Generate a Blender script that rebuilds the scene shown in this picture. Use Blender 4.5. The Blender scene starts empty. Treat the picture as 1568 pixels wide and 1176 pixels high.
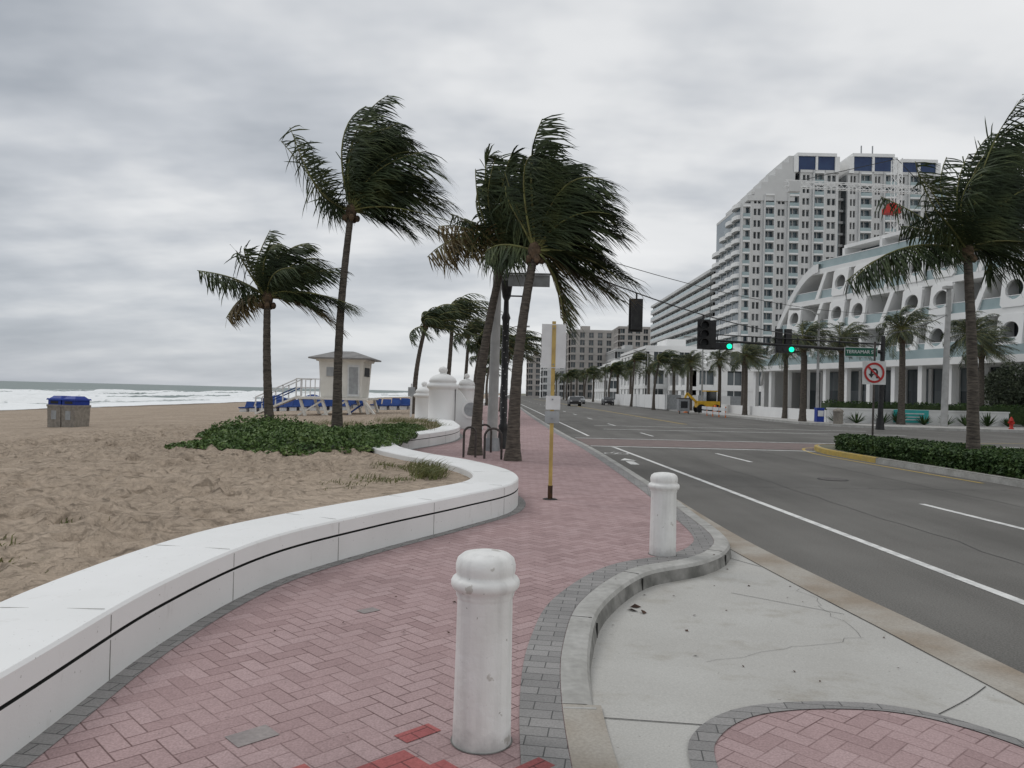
import bpy, math, random
from mathutils import Vector, Matrix, noise
R = random.Random(11)
V = Vector
scene = bpy.context.scene

# ---------------------------------------------------------------- materials
def nt(name):
    m = bpy.data.materials.new(name); m.use_nodes = True
    n = m.node_tree; b = n.nodes['Principled BSDF']
    return m, n, b
def L(n, a, b): n.links.new(a, b)
def coords(n, scale=(1,1,1), rot=(0,0,0)):
    t = n.nodes.new('ShaderNodeTexCoord'); mp = n.nodes.new('ShaderNodeMapping')
    mp.inputs['Scale'].default_value = scale; mp.inputs['Rotation'].default_value = rot
    L(n, t.outputs['Object'], mp.inputs['Vector']); return mp.outputs['Vector']
def noise_n(n, vec, scale, detail=4, rough=.55):
    t = n.nodes.new('ShaderNodeTexNoise'); t.inputs['Scale'].default_value = scale
    t.inputs['Detail'].default_value = detail; t.inputs['Roughness'].default_value = rough
    L(n, vec, t.inputs['Vector']); return t.outputs['Fac']
def ramp(n, fac, stops):
    r = n.nodes.new('ShaderNodeValToRGB')
    el = r.color_ramp.elements
    while len(el) < len(stops): el.new(.5)
    for e, (p, c) in zip(el, stops):
        e.position = p; e.color = (c[0], c[1], c[2], 1) if not isinstance(c, (int, float)) else (c, c, c, 1)
    L(n, fac, r.inputs['Fac']); return r.outputs['Color']
def mix(n, fac, a, b, mode='MIX'):
    x = n.nodes.new('ShaderNodeMixRGB'); x.blend_type = mode
    for s, val in ((x.inputs[0], fac), (x.inputs[1], a), (x.inputs[2], b)):
        if isinstance(val, (int, float)): s.default_value = val
        elif isinstance(val, tuple): s.default_value = (val[0], val[1], val[2], 1)
        else: L(n, val, s)
    return x.outputs[0]
def mathn(n, op, a, b_=None, c_=None):
    x = n.nodes.new('ShaderNodeMath'); x.operation = op
    for i, q in enumerate((a, b_, c_)):
        if q is None: continue
        if isinstance(q, (int, float)): x.inputs[i].default_value = q
        else: L(n, q, x.inputs[i])
    return x.outputs[0]
def bump(n, b, h, strength=.3, dist=.01):
    x = n.nodes.new('ShaderNodeBump'); x.inputs['Strength'].default_value = strength
    x.inputs['Distance'].default_value = dist; L(n, h, x.inputs['Height']); L(n, x.outputs[0], b.inputs['Normal'])
def pm(name, c1, c2=None, scale=3., rough=.7, metal=0., bs=0., bscale=40., scl=(1,1,1), fine=None, bd=.01, lo=.35, hi=.65, spec=.3, fr=(.86,1.08)):
    m, n, b = nt(name)
    b.inputs['Roughness'].default_value = rough; b.inputs['Metallic'].default_value = metal
    b.inputs['Specular IOR Level'].default_value = spec
    v = coords(n, scl)
    c2 = c2 or tuple(x*.75 for x in c1)
    col = ramp(n, noise_n(n, v, scale, 3), [(lo, c1), (hi, c2)])
    if fine:
        col = mix(n, 1., col, ramp(n, noise_n(n, v, fine, 2), [(.3, fr[0]), (.7, fr[1])]), 'MULTIPLY')
    L(n, col, b.inputs['Base Color'])
    if bs: bump(n, b, noise_n(n, v, bscale, 3), bs, bd)
    return m

M = {}
def wallmat(name, a, c_, dirtc):
    m, n, p = nt(name); v = coords(n)
    c = ramp(n, noise_n(n, v, .9, 4), [(.35, a), (.7, c_)])
    st = ramp(n, noise_n(n, coords(n, (1,1,.35)), 6.5, 7, .68), [(.60, 0.), (.75, .5)])
    c = mix(n, st, c, dirtc)
    sp = ramp(n, noise_n(n, v, 38, 3, .6), [(.69, 0.), (.73, .75)])
    c = mix(n, sp, c, (.30,.29,.27))
    L(n, c, p.inputs['Base Color']); p.inputs['Roughness'].default_value = .6
    bump(n, p, noise_n(n, v, 70, 3), .15, .006); return m
M['wallwhite'] = wallmat('wall_white', (.80,.805,.80), (.73,.735,.725), (.56,.55,.52))
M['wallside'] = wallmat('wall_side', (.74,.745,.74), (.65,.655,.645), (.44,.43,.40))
M['groove'] = pm('groove_dark', (.035,.035,.033), None, 4, .9)
m, n, p = nt('concrete_apron'); v = coords(n)
c = ramp(n, noise_n(n, v, .8, 5), [(.3, (.46,.455,.43)), (.7, (.385,.375,.35))])
c = mix(n, ramp(n, noise_n(n, v, 1.7, 6, .65), [(.54, 0.), (.70, .6)]), c, (.27,.245,.20))
c = mix(n, 1., c, ramp(n, noise_n(n, v, 90, 3), [(.3, .86), (.7, 1.1)]), 'MULTIPLY')
c = mix(n, ramp(n, noise_n(n, v, 22, 3, .6), [(.70, 0.), (.73, .6)]), c, (.16,.15,.13))
L(n, c, p.inputs['Base Color']); p.inputs['Roughness'].default_value = .9
bump(n, p, noise_n(n, v, 150, 3), .2, .004); M['concrete'] = m
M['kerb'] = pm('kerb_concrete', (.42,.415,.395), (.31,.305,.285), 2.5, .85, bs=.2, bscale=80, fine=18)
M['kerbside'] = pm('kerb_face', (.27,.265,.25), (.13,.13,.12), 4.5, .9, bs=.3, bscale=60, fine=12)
M['gutter'] = pm('gutter_concrete', (.37,.345,.305), (.28,.235,.185), 1.1, .85, bs=.2, bscale=90, fine=60, lo=.4, hi=.62)
M['concrete_far'] = pm('pavement_concrete', (.46,.45,.43), (.38,.37,.35), .5, .85)
M['whiteline'] = pm('line_white', (.72,.72,.70), (.50,.50,.49), 5, .7, fine=30, lo=.45)
M['yellowline'] = pm('line_yellow', (.50,.35,.08), (.38,.29,.10), 3, .7, fine=20)
M['groundmat'] = pm('ground_dirt', (.2,.19,.15), (.14,.14,.1), .1, .95)
M['bldwhite'] = pm('stucco_white', (.80,.80,.785), (.74,.74,.73), .3, .7)
M['bldgrey'] = pm('stucco_grey', (.58,.58,.57), (.52,.52,.51), .2, .7)
M['bldcol'] = pm('stucco_tower', (.62,.62,.61), (.56,.56,.55), .15, .7)
M['bldtan'] = pm('stucco_tan', (.48,.45,.42), (.41,.385,.36), .2, .8)
M['navy'] = pm('navy_glass', (.02,.04,.11), (.03,.06,.14), .3, .25)
M['dark'] = pm('dark_recess', (.035,.038,.04), (.02,.02,.022), 1, .6)
M['black'] = pm('black_metal', (.015,.015,.016), (.03,.03,.03), 6, .45)
M['steel'] = pm('galvanised_steel', (.33,.34,.35), (.24,.25,.26), 5, .5, .5)
M['poleconc'] = pm('pole_concrete', (.42,.42,.41), (.34,.34,.33), 3, .8)
M['darksteel'] = pm('dark_steel', (.10,.085,.08), (.06,.055,.05), 10, .5, .4)
M['yellow'] = pm('pole_yellow', (.52,.37,.12), (.40,.28,.10), 6, .5)
M['rust'] = pm('rust', (.09,.045,.025), (.04,.03,.02), 15, .9)
M['signwhite'] = pm('sign_white', (.70,.71,.71), (.62,.62,.62), 5, .5)
M['signback'] = pm('sign_aluminium', (.38,.40,.41), (.30,.31,.32), 5, .5, .3)
M['signred'] = pm('sign_red', (.5,.03,.03), (.42,.03,.03), 5, .5)
M['signgreen'] = pm('sign_green', (.01,.10,.06), (.01,.08,.05), 5, .5)
M['teal'] = pm('banner_teal', (.05,.45,.42), (.05,.36,.36), 2, .6)
M['blue'] = pm('plastic_blue', (.012,.03,.22), (.015,.05,.32), 2, .5)
M['bluefabric'] = pm('fabric_blue', (.02,.065,.24), (.015,.04,.16), 1.5, .8)
M['bingrey'] = pm('bin_aggregate', (.30,.275,.24), (.21,.19,.165), 9, .85, bs=.3, bscale=90)
M['red'] = pm('red_paint', (.5,.03,.02), (.4,.03,.02), 4, .4)
M['orange'] = pm('orange_plastic', (.75,.18,.02), None, 4, .5)
M['machine_yellow'] = pm('machine_yellow', (.7,.42,.03), None, 3, .5)
M['cream'] = pm('cream_paint', (.74,.72,.67), (.64,.62,.57), 1.5, .65)
M['roofgrey'] = pm('roof_grey', (.26,.255,.25), (.20,.195,.19), 2, .8)
M['trunk'] = pm('palm_bark', (.14,.12,.10), (.06,.052,.045), 5, .95, scl=(1,1,5), bs=.8, bscale=7, bd=.03)
M['boots'] = pm('palm_boots', (.16,.11,.07), (.05,.035,.025), 7, .95, bs=.9, bscale=9, bd=.05)
M['rachis'] = pm('palm_rachis', (.20,.21,.075), (.13,.12,.045), 3, .6)
def leafmat(name, a, b, c, scale=1.6):
    m, n, p = nt(name); v = coords(n)
    col = ramp(n, noise_n(n, v, scale, 2), [(.3, a), (.52, b), (.72, c)])
    col = mix(n, 1., col, ramp(n, noise_n(n, v, 23, 1), [(.3, .6), (.7, 1.35)]), 'MULTIPLY')
    L(n, col, p.inputs['Base Color']); p.inputs['Roughness'].default_value = .6
    p.inputs['Specular IOR Level'].default_value = .25
    return m
M['leaf'] = leafmat('palm_leaf', (.022,.034,.018), (.045,.065,.028), (.095,.115,.045))
M['leafbrown'] = leafmat('palm_leaf_dry', (.08,.06,.025), (.17,.13,.06), (.12,.12,.05))
M['leafdate'] = leafmat('date_palm_leaf', (.045,.062,.04), (.08,.10,.062), (.12,.14,.085))
M['bush'] = leafmat('seagrape_leaf', (.05,.095,.028), (.095,.155,.045), (.16,.22,.075), 3)
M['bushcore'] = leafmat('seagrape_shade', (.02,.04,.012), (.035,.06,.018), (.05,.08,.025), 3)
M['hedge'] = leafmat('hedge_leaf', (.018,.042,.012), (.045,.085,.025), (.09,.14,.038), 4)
M['grass'] = leafmat('beach_grass', (.09,.11,.035), (.17,.17,.07), (.12,.17,.05), 6)
M['debris'] = pm('dead_leaf', (.07,.035,.02), (.03,.02,.015), 10, .9)

def glass_mat(name, a, b, c, cell=(3,3,3), spec=.6):
    m, n, p = nt(name)
    v = coords(n, (1/cell[0], 1/cell[1], 1/cell[2]))
    fl = n.nodes.new('ShaderNodeVectorMath'); fl.operation = 'FLOOR'; L(n, v, fl.inputs[0])
    wn = n.nodes.new('ShaderNodeTexWhiteNoise'); L(n, fl.outputs[0], wn.inputs['Vector'])
    L(n, ramp(n, wn.outputs['Value'], [(.0, a), (.6, b), (1., c)]), p.inputs['Base Color'])
    p.inputs['Roughness'].default_value = .15; p.inputs['Specular IOR Level'].default_value = spec
    return m
M['glass'] = glass_mat('window_glass', (.03,.035,.04), (.07,.09,.10), (.20,.22,.23))
M['glassblue'] = glass_mat('window_glass_blue', (.05,.075,.095), (.085,.13,.16), (.20,.25,.27), (1.7,3.,3.05))
M['railglass'] = pm('balcony_glass', (.34,.42,.43), (.27,.35,.36), .5, .15, spec=.5)
M['carglass'] = pm('car_glass', (.015,.018,.02), None, 3, .08, spec=.8)
M['tyre'] = pm('tyre', (.015,.015,.015), None, 5, .9)
M['carblack'] = pm('car_paint_dark', (.03,.03,.035), None, 1, .3, spec=.6)
M['carsilver'] = pm('car_paint_silver', (.4,.41,.42), None, 1, .3, .4)
def emat(name, c, s):
    m, n, p = nt(name); p.inputs['Base Color'].default_value = (*c, 1)
    p.inputs['Emission Color'].default_value = (*c, 1); p.inputs['Emission Strength'].default_value = s
    return m
M['greenlamp'] = emat('signal_green_lens', (.0, .95, .45), 1.4)

m, n, p = nt('asphalt'); v = coords(n)
c = ramp(n, noise_n(n, coords(n, (1, .10, 1), (0,0,-.05)), .9, 5), [(.3, (.120,.116,.108)), (.7, (.17,.165,.154))])
c = mix(n, 1., c, ramp(n, noise_n(n, v, 70, 2), [(.3, .72), (.72, 1.3)]), 'MULTIPLY')
c = mix(n, 1., c, ramp(n, noise_n(n, v, .35, 4), [(.35, .86), (.65, 1.1)]), 'MULTIPLY')
c = mix(n, ramp(n, noise_n(n, v, 2.3, 6, .7), [(.66, 0.), (.74, .5)]), c, (.07,.068,.065))
L(n, c, p.inputs['Base Color']); p.inputs['Roughness'].default_value = .9; p.inputs['Specular IOR Level'].default_value = .15
bump(n, p, noise_n(n, v, 120, 3), .4, .005); M['asphalt'] = m
M['seal'] = pm('crack_seal', (.055,.054,.052), (.08,.078,.075), 4, .8)
M['crosswalk'] = pm('crosswalk_brick', (.215,.165,.155), (.165,.13,.122), 3, .85, fine=30)

def herring(name, c1, c2, c3, mort, w, rot):
    """45 degree herringbone of 2:1 pavers, worked out from the ground coordinates."""
    m, n, p = nt(name)
    v0 = coords(n); v = coords(n, (1/w,1/w,1), (0,0,rot))
    sp = n.nodes.new('ShaderNodeSeparateXYZ'); L(n, v, sp.inputs[0])
    X, Y = sp.outputs[0], sp.outputs[1]
    i, j = mathn(n,'FLOOR',X), mathn(n,'FLOOR',Y); fx, fy = mathn(n,'FRACT',X), mathn(n,'FRACT',Y)
    mm = mathn(n,'FLOORED_MODULO', mathn(n,'SUBTRACT',i,j), 4)
    eq = [mathn(n,'COMPARE',mm,k,.1) for k in range(4)]
    dl = mathn(n,'ADD',fx,eq[1]); dr = mathn(n,'ADD',mathn(n,'SUBTRACT',1,fx),eq[0])
    db = mathn(n,'ADD',fy,eq[2]); dt = mathn(n,'ADD',mathn(n,'SUBTRACT',1,fy),eq[3])
    d = mathn(n,'MINIMUM',mathn(n,'MINIMUM',dl,dr),mathn(n,'MINIMUM',db,dt))
    bi, bj = mathn(n,'SUBTRACT',i,eq[1]), mathn(n,'SUBTRACT',j,eq[2])
    cb = n.nodes.new('ShaderNodeCombineXYZ'); L(n,bi,cb.inputs[0]); L(n,bj,cb.inputs[1])
    wn = n.nodes.new('ShaderNodeTexWhiteNoise'); L(n, cb.outputs[0], wn.inputs['Vector'])
    col = ramp(n, wn.outputs['Value'], [(0., c1), (.6, c2), (1., c3)])
    jw = ramp(n, noise_n(n, v0, 2.5, 3), [(.35, .35), (.62, 1.)])
    jm = ramp(n, d, [(.015, 1.), (.055, 0.)])
    jf = mathn(n,'MULTIPLY',jm,jw)
    col = mix(n, jf, col, mort)
    col = mix(n, 1., col, ramp(n, noise_n(n, v0, .7, 4), [(.3, .88), (.7, 1.08)]), 'MULTIPLY')
    col = mix(n, ramp(n, noise_n(n, v0, 1.9, 5, .7), [(.58, 0.), (.75, .4)]), col, tuple(x*.6 for x in c2))
    col = mix(n, ramp(n, noise_n(n, v0, 30, 2, .6), [(.72, 0.), (.75, .5)]), col, (.11,.09,.085))
    col = mix(n, 1., col, ramp(n, noise_n(n, v0, 95, 2), [(.3, .8), (.7, 1.15)]), 'MULTIPLY')
    L(n, col, p.inputs['Base Color']); p.inputs['Roughness'].default_value = .85; p.inputs['Specular IOR Level'].default_value = .2
    bump(n, p, ramp(n, d, [(.0, 0.), (.07, 1.)]), .35, .004)
    return m
M['paver'] = herring('pink_pavers', (.41,.300,.298), (.375,.268,.265), (.325,.228,.226), (.125,.075,.072), .1, math.radians(-44))
M['paverred'] = herring('red_pavers', (.40,.13,.125), (.34,.11,.11), (.28,.09,.09), (.09,.04,.04), .1, math.radians(-44))
def paver(name, c1, c2, mort, w, h, rot, offset=.5):
    m, n, p = nt(name)
    v = coords(n, (1,1,1), (0,0,rot))
    b = n.nodes.new('ShaderNodeTexBrick'); L(n, v, b.inputs['Vector'])
    b.offset = offset
    b.inputs['Scale'].default_value = 1; b.inputs['Brick Width'].default_value = w
    b.inputs['Row Height'].default_value = h; b.inputs['Mortar Size'].default_value = .0035
    b.inputs['Color1'].default_value = (*c1,1); b.inputs['Color2'].default_value = (*c2,1)
    b.inputs['Mortar'].default_value = (*mort,1)
    v0 = coords(n)
    col = mix(n, 1., b.outputs['Color'], ramp(n, noise_n(n, v0, 1.7, 5), [(.3, .85), (.7, 1.12)]), 'MULTIPLY')
    col = mix(n, 1., col, ramp(n, noise_n(n, v0, 90, 3), [(.3, .8), (.7, 1.16)]), 'MULTIPLY')
    L(n, col, p.inputs['Base Color']); p.inputs['Roughness'].default_value = .85
    return m
M['paverband'] = paver('grey_band_pavers', (.27,.262,.255), (.21,.205,.20), (.08,.08,.078), .2, .1, math.radians(8))
M['inset'] = pm('inset_cover', (.30,.27,.26), (.24,.215,.21), 6, .8, fine=40)

m, n, p = nt('sand'); v = coords(n)
c = ramp(n, noise_n(n, v, .5, 5), [(.3, (.52,.425,.335)), (.7, (.42,.34,.265))])
c = mix(n, 1., c, ramp(n, noise_n(n, v, 6, 5, .65), [(.32, .74), (.6, 1.05)]), 'MULTIPLY')
c = mix(n, ramp(n, noise_n(n, v, 26, 3, .6), [(.70, 0.), (.75, .7)]), c, (.12,.09,.06))
sx = n.nodes.new('ShaderNodeSeparateXYZ'); L(n, v, sx.inputs[0])
mr = n.nodes.new('ShaderNodeMapRange'); L(n, sx.outputs['X'], mr.inputs['Value'])
mr.inputs['From Min'].default_value = -50; mr.inputs['From Max'].default_value = -44
c = mix(n, mr.outputs[0], (.22,.185,.15), c)
L(n, c, p.inputs['Base Color']); p.inputs['Roughness'].default_value = .95; p.inputs['Specular IOR Level'].default_value = .1
vo = n.nodes.new('ShaderNodeTexVoronoi'); vo.feature = 'SMOOTH_F1'; vo.inputs['Scale'].default_value = 3.2; vo.inputs['Smoothness'].default_value = .6
wv = n.nodes.new('ShaderNodeVectorMath'); wv.operation = 'ADD'; L(n, v, wv.inputs[0])
nz = n.nodes.new('ShaderNodeTexNoise'); nz.inputs['Scale'].default_value = 2.5; L(n, v, nz.inputs['Vector']); L(n, nz.outputs['Color'], wv.inputs[1]); L(n, wv.outputs[0], vo.inputs['Vector'])
hh = mathn(n, 'ADD', mathn(n, 'MULTIPLY', vo.outputs['Distance'], 1.3), noise_n(n, v, 7, 5, .6))
bump(n, p, hh, 1., .16); M['sand'] = m
m, n, p = nt('sea_water'); v = coords(n)
base = ramp(n, noise_n(n, coords(n, (.05,.008,1)), 1.5, 4), [(.3, (.13,.175,.17)), (.7, (.20,.235,.225))])
at = n.nodes.new('ShaderNodeAttribute'); at.attribute_name = 'foam'
fn = noise_n(n, coords(n, (1,.35,1)), 1.1, 5, .7)
fm = ramp(n, mathn(n, 'MULTIPLY_ADD', fn, .9, at.outputs['Fac']), [(.66, 0.), (.86, 1.)])
L(n, mix(n, fm, base, (.86,.88,.88)), p.inputs['Base Color'])
p.inputs['Roughness'].default_value = .5; p.inputs['Specular IOR Level'].default_value = .3
bump(n, p, noise_n(n, coords(n, (1,.4,1)), .7, 5), 1., .5); M['sea'] = m

# ---------------------------------------------------------------- mesh builder
class MB:
    def __init__(s): s.v=[]; s.f=[]; s.m=[]; s.s=[]; s.mats=[]
    def mi(s, k):
        if k not in s.mats: s.mats.append(k)
        return s.mats.index(k)
    def add(s, vs, fs, mat, sm=False):
        o = len(s.v); i = s.mi(mat); s.v += [tuple(q) for q in vs]
        for f in fs: s.f.append(tuple(o+q for q in f)); s.m.append(i); s.s.append(sm)
    def box(s, c, d, mat, rz=0., R3=None):
        x, y, z = d[0]/2, d[1]/2, d[2]/2
        vs = [V((a*x, b*y, e*z)) for e in (-1,1) for b in (-1,1) for a in (-1,1)]
        if R3 is not None: vs = [R3 @ q for q in vs]
        elif rz: Mx = Matrix.Rotation(rz, 3, 'Z'); vs = [Mx @ q for q in vs]
        vs = [q + V(c) for q in vs]
        s.add(vs, [(0,2,3,1),(4,5,7,6),(0,1,5,4),(2,6,7,3),(0,4,6,2),(1,3,7,5)], mat)
    def beam(s, a, b, w, h, mat):
        a, b = V(a), V(b); d = b-a; q = d.to_track_quat('X', 'Z').to_matrix()
        s.box((a+b)/2, (d.length, w, h), mat, R3=q)
    def tube(s, pts, rad, mat, n=10, caps=True, sm=True):
        pts = [V(q) for q in pts]
        if not isinstance(rad, (list, tuple)): rad = [rad]*len(pts)
        vs = []
        for i, q in enumerate(pts):
            t = (pts[min(i+1, len(pts)-1)] - pts[max(i-1, 0)]).normalized()
            ref = V((0,1,0)) if abs(t.y) < .9 else V((1,0,0))
            a = t.cross(ref).normalized(); b = t.cross(a)
            for k in range(n):
                an = 2*math.pi*k/n; vs.append(q + (a*math.cos(an)+b*math.sin(an))*rad[i])
        fs = [(i*n+k, i*n+(k+1)%n, (i+1)*n+(k+1)%n, (i+1)*n+k) for i in range(len(pts)-1) for k in range(n)]
        s.add(vs, fs, mat, sm)
        if caps:
            o = len(pts)-1
            s.add(vs[:n], [tuple(range(n))], mat); s.add(vs[o*n:], [tuple(range(n))], mat)
    def lathe(s, c, prof, mat, n=32, sm=True):
        vs = [(c[0]+r*math.cos(2*math.pi*k/n), c[1]+r*math.sin(2*math.pi*k/n), c[2]+z) for r, z in prof for k in range(n)]
        fs = [(i*n+k, i*n+(k+1)%n, (i+1)*n+(k+1)%n, (i+1)*n+k) for i in range(len(prof)-1) for k in range(n)]
        s.add(vs, fs, mat, sm)
    def ball(s, c, r, mat, n=12):
        s.lathe(c, [(r[0]*math.sin(math.pi*i/n)+1e-4, -r[1]*math.cos(math.pi*i/n)) for i in range(n+1)], mat, n*2)
    def obj(s, name, loc=None):
        me = bpy.data.meshes.new(name); me.from_pydata(s.v, [], s.f)
        for k in s.mats: me.materials.append(M[k])
        me.polygons.foreach_set('material_index', s.m); me.polygons.foreach_set('use_smooth', s.s)
        me.update(); o = bpy.data.objects.new(name, me); scene.collection.objects.link(o)
        if loc: o.location = loc
        return o

def interp(pts, y):
    if y <= pts[0][1]: return pts[0][0]
    for a, b in zip(pts, pts[1:]):
        if y <= b[1]: t = (y-a[1])/(b[1]-a[1]); return a[0]+(b[0]-a[0])*t
    return pts[-1][0]
def catmull(P, step=.15):
    P = [V((a[0], a[1], 0)) for a in P]; out = []
    for i in range(len(P)-1):
        p0 = P[max(i-1,0)]; p1 = P[i]; p2 = P[i+1]; p3 = P[min(i+2, len(P)-1)]
        k = max(2, min(40, int((p2-p1).length/step)))
        for j in range(k):
            t = j/k
            out.append(.5*((2*p1)+(-p0+p2)*t+(2*p0-5*p1+4*p2-p3)*t*t+(-p0+3*p1-3*p2+p3)*t**3))
    out.append(P[-1]); return out
def frame(path):
    out = []
    for i, q in enumerate(path):
        t = (path[min(i+1,len(path)-1)]-path[max(i-1,0)]).normalized()
        out.append((q, V((t.y, -t.x, 0))))
    return out
def sweep(mb, path, prof, mat, zf=None):
    fr = frame(path); n = len(prof); vs = []
    for q, nn in fr:
        for o, z in prof: 
            w = q+nn*o; vs.append((w.x, w.y, z+(zf(w.x, w.y) if zf else 0)))
    fs = [(i*n+k, (i+1)*n+k, (i+1)*n+k+1, i*n+k+1) for i in range(len(fr)-1) for k in range(n-1)]
    mb.add(vs, fs, mat)

# ---------------------------------------------------------------- layout curves (metres)
wall_ctl = [(-2.36,-4),(-2.40,0),(-2.42,3),(-2.46,4.8),(-2.25,6.4),(-1.65,7.8),(-.85,9.3),(-.27,10.6),(-.30,12.0),(-.95,13.6),
            (-1.95,15.1),(-2.75,16.8),(-3.15,18.8),(-3.1,20.8),(-2.6,22.8),(-2.2,25),(-2.15,27.5),(-2.5,30.5),(-2.9,33.5)]
kerb_ctl = [(.31,-4),(.31,2),(.30,4.0),(.39,5.1),(.60,6.05),(1.12,7.12),(1.78,7.68),(2.16,8.25),(2.36,9.0),(2.42,10.7),(2.47,14.2),
            (2.35,23.6),(1.98,34),(1.25,70),(.1,150),(-2,300)]
asph_ctl = [(4.2,-4),(3.38,5),(3.12,7.4),(2.92,9.8),(2.85,14),(2.72,23.6),(2.33,34),(1.6,70),(.45,150),(-1.65,300)]
wall_path = catmull(wall_ctl, .12); kerb_path = catmull(kerb_ctl, .12); asph_path = catmull(asph_ctl, .3)
kp = [(q.x, q.y) for q in kerb_path]; wp = [(q.x, q.y) for q in wall_path]; ap = [(q.x, q.y) for q in asph_path]
kerbX = lambda y: interp(kp, y)
asphX = lambda y: interp(ap, y)
def wallX(y):
    if y <= 33.5: return interp(wp, y)
    return kerbX(y)-4.9+.5*math.sin((y-33.5)/4.5)
def rows(a, b, s0, g):
    o = [a]; s = s0
    while o[-1] < b: o.append(o[-1]+s); s *= g
    return o

# ---------------------------------------------------------------- ground, sand, sea
def strip(mb, ys, lf, rf, zf, mat, nx=2):
    vs = []; fs = []
    for y in ys:
        a, b = lf(y), rf(y)
        for k in range(nx): x = a+(b-a)*k/(nx-1); vs.append((x, y, zf(x, y)))
    for i in range(len(ys)-1):
        for k in range(nx-1): fs.append((i*nx+k, i*nx+k+1, (i+1)*nx+k+1, (i+1)*nx+k))
    mb.add(vs, fs, mat)

b = MB(); strip(b, [-60, 0, 60, 200, 800, 9000], lambda y: -3.0, lambda y: 9000, lambda x, y: -.06, 'groundmat', 6); b.obj('ground')

foot = {}
for _ in range(3400):
    fx, fy = R.uniform(-14,-2.6), R.uniform(2.5,30)
    foot.setdefault((int(fx*2), int(fy*2)), []).append((fx, fy, R.uniform(.10,.18), R.uniform(.03,.065)))
def sandz(x, y, fp=False):
    z = .46 if x > -6 else .46+(x+6)*.0374
    if x < -53: z -= (-53-x)*.05
    near = max(0, 1-y/60.)
    w = min(1, max(0, (wallX(y)-x-.2)/.8))
    z += near*w*(.05*noise.noise(V((x*1.9, y*1.9, 0))) + .05*noise.noise(V((x*.5, y*.5, 3)))) + .12*w*noise.noise(V((x*.12, y*.12, 5)))*min(1, -x/10)
    if fp and -14.5 < x and y < 30.5:
        for i in (-1,0,1):
            for j in (-1,0,1):
                for fx, fy, fr_, fd in foot.get((int(x*2)+i, int(y*2)+j), ()):
                    d = math.hypot(x-fx, (y-fy)*.8)/fr_
                    if d < 2: z += w*fd*(-(1-d*d) if d < 1 else .5*math.sin((d-1)*math.pi))
    return z - .035*(1-w)
b = MB()
ys = rows(-3, 20, .09, 1.0)+rows(20.1, 9000, .12, 1.045)
ds = rows(0, 9, .09, 1.0)+rows(9.1, 200, .12, 1.05)
vs = []; nx = len(ds)
for y in ys:
    wx = wallX(min(y, 300))
    for d in ds: x = wx-d; vs.append((x, y, sandz(x, y, True)))
fs = [(i*nx+k, (i+1)*nx+k, (i+1)*nx+k+1, i*nx+k+1) for i in range(len(ys)-1) for k in range(nx-1)]
b.add(vs, fs, 'sand', True); b.obj('beach_sand')

b = MB()
xs = [-48-.8*i for i in range(130)]; xs += [xs[-1]-q for q in rows(2, 9000, 3, 1.25)]
ys = [-200, -50]+[2.2*i for i in range(0, 160)]; ys += [ys[-1]+q for q in rows(4, 9000, 6, 1.2)]
vs = []; foam = []
for y in ys:
    for x in xs:
        d = -x-53; z = -1.3; f = 0.
        if d < 400 and y < 1500:
            ph = d+5*noise.noise(V((y*.03, d*.01, 1)))+2*noise.noise(V((y*.11, 0, 4)))
            c = max(0, math.sin(ph*2*math.pi/13.))**3
            seg = max(0, min(1.2, .65+1.2*noise.noise(V((y*.022, math.floor(ph/13.)*3.3, 9)))))
            am = max(0, min(1, d/8.))*(1 if d < 60 else math.exp(-(d-60)/40.))
            z += 1.2*c*am*seg+.1*noise.noise(V((x*.3, y*.15, 0)))
            f = c*am*seg*1.3+(.6 if c > .1 and d < 50 else 0)*seg
            if d < 14: f += .6*(1-abs(d-4)/12) if abs(d-4) < 12 else 0
            f += .35*max(0, 1-d/70.) if d > 0 else 0
        vs.append((x, y, z)); foam.append(min(1, f)*.62)
nx = len(xs)
b.add(vs, [(i*nx+k, (i+1)*nx+k, (i+1)*nx+k+1, i*nx+k+1) for i in range(len(ys)-1) for k in range(nx-1)], 'sea', True)
o = b.obj('sea'); a = o.data.attributes.new('foam', 'FLOAT', 'POINT'); a.data.foreach_set('value', foam)

b = MB()
strip(b, rows(-30, 60, 3, 1.0)+rows(62, 600, 6, 1.1), lambda y: kerbX(y)-.4, lambda y: 90, lambda x, y: 0., 'asphalt', 12)
b.obj('road')
b = MB()
strip(b, rows(-4, 40, .12, 1.0)+rows(40.2, 300, .8, 1.04), lambda y: wallX(y), lambda y: kerbX(y)+.01, lambda x, y: .15, 'paver', 4)
b.obj('sidewalk')
b = MB()
sweep(b, kerb_path, [(-.22,.1545),(-.004,.1545)], 'paverband')
b.obj('sidewalk_edge_band')
b = MB()
sweep(b, wall_path, [(.30,.154),(.45,.154)], 'paverband')
b.obj('wall_edge_band')
kp2 = [q for q in kerb_path if q.y > 3.95]
b = MB()
sweep(b, kp2, [(0,.156),(.12,.156),(.155,.148),(.172,.12)], 'kerb')
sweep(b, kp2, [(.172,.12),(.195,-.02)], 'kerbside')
b.box((.385, 3.95, .07), (.17,.02,.17), 'kerb')
acc = 0; last = kp2[0]
for q, nn in frame(kp2):
    acc += (q-last).length; last = q
    if acc > 1.5 and q.y < 30:
        acc = 0; ang = math.atan2(nn.y, nn.x); c_ = q+nn*.075; b.box((c_.x,c_.y,.1563), (.15,.008,.002), 'groove', ang); c_ = q+nn*.186; b.box((c_.x,c_.y,.06), (.014,.008,.12), 'groove', ang)
b.obj('kerb')
b = MB(); sweep(b, [q for q in kerb_path if q.y <= 4.0], [(0,.154),(.2,.152)], 'gutter'); b.obj('flush_kerb_strip')

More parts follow.
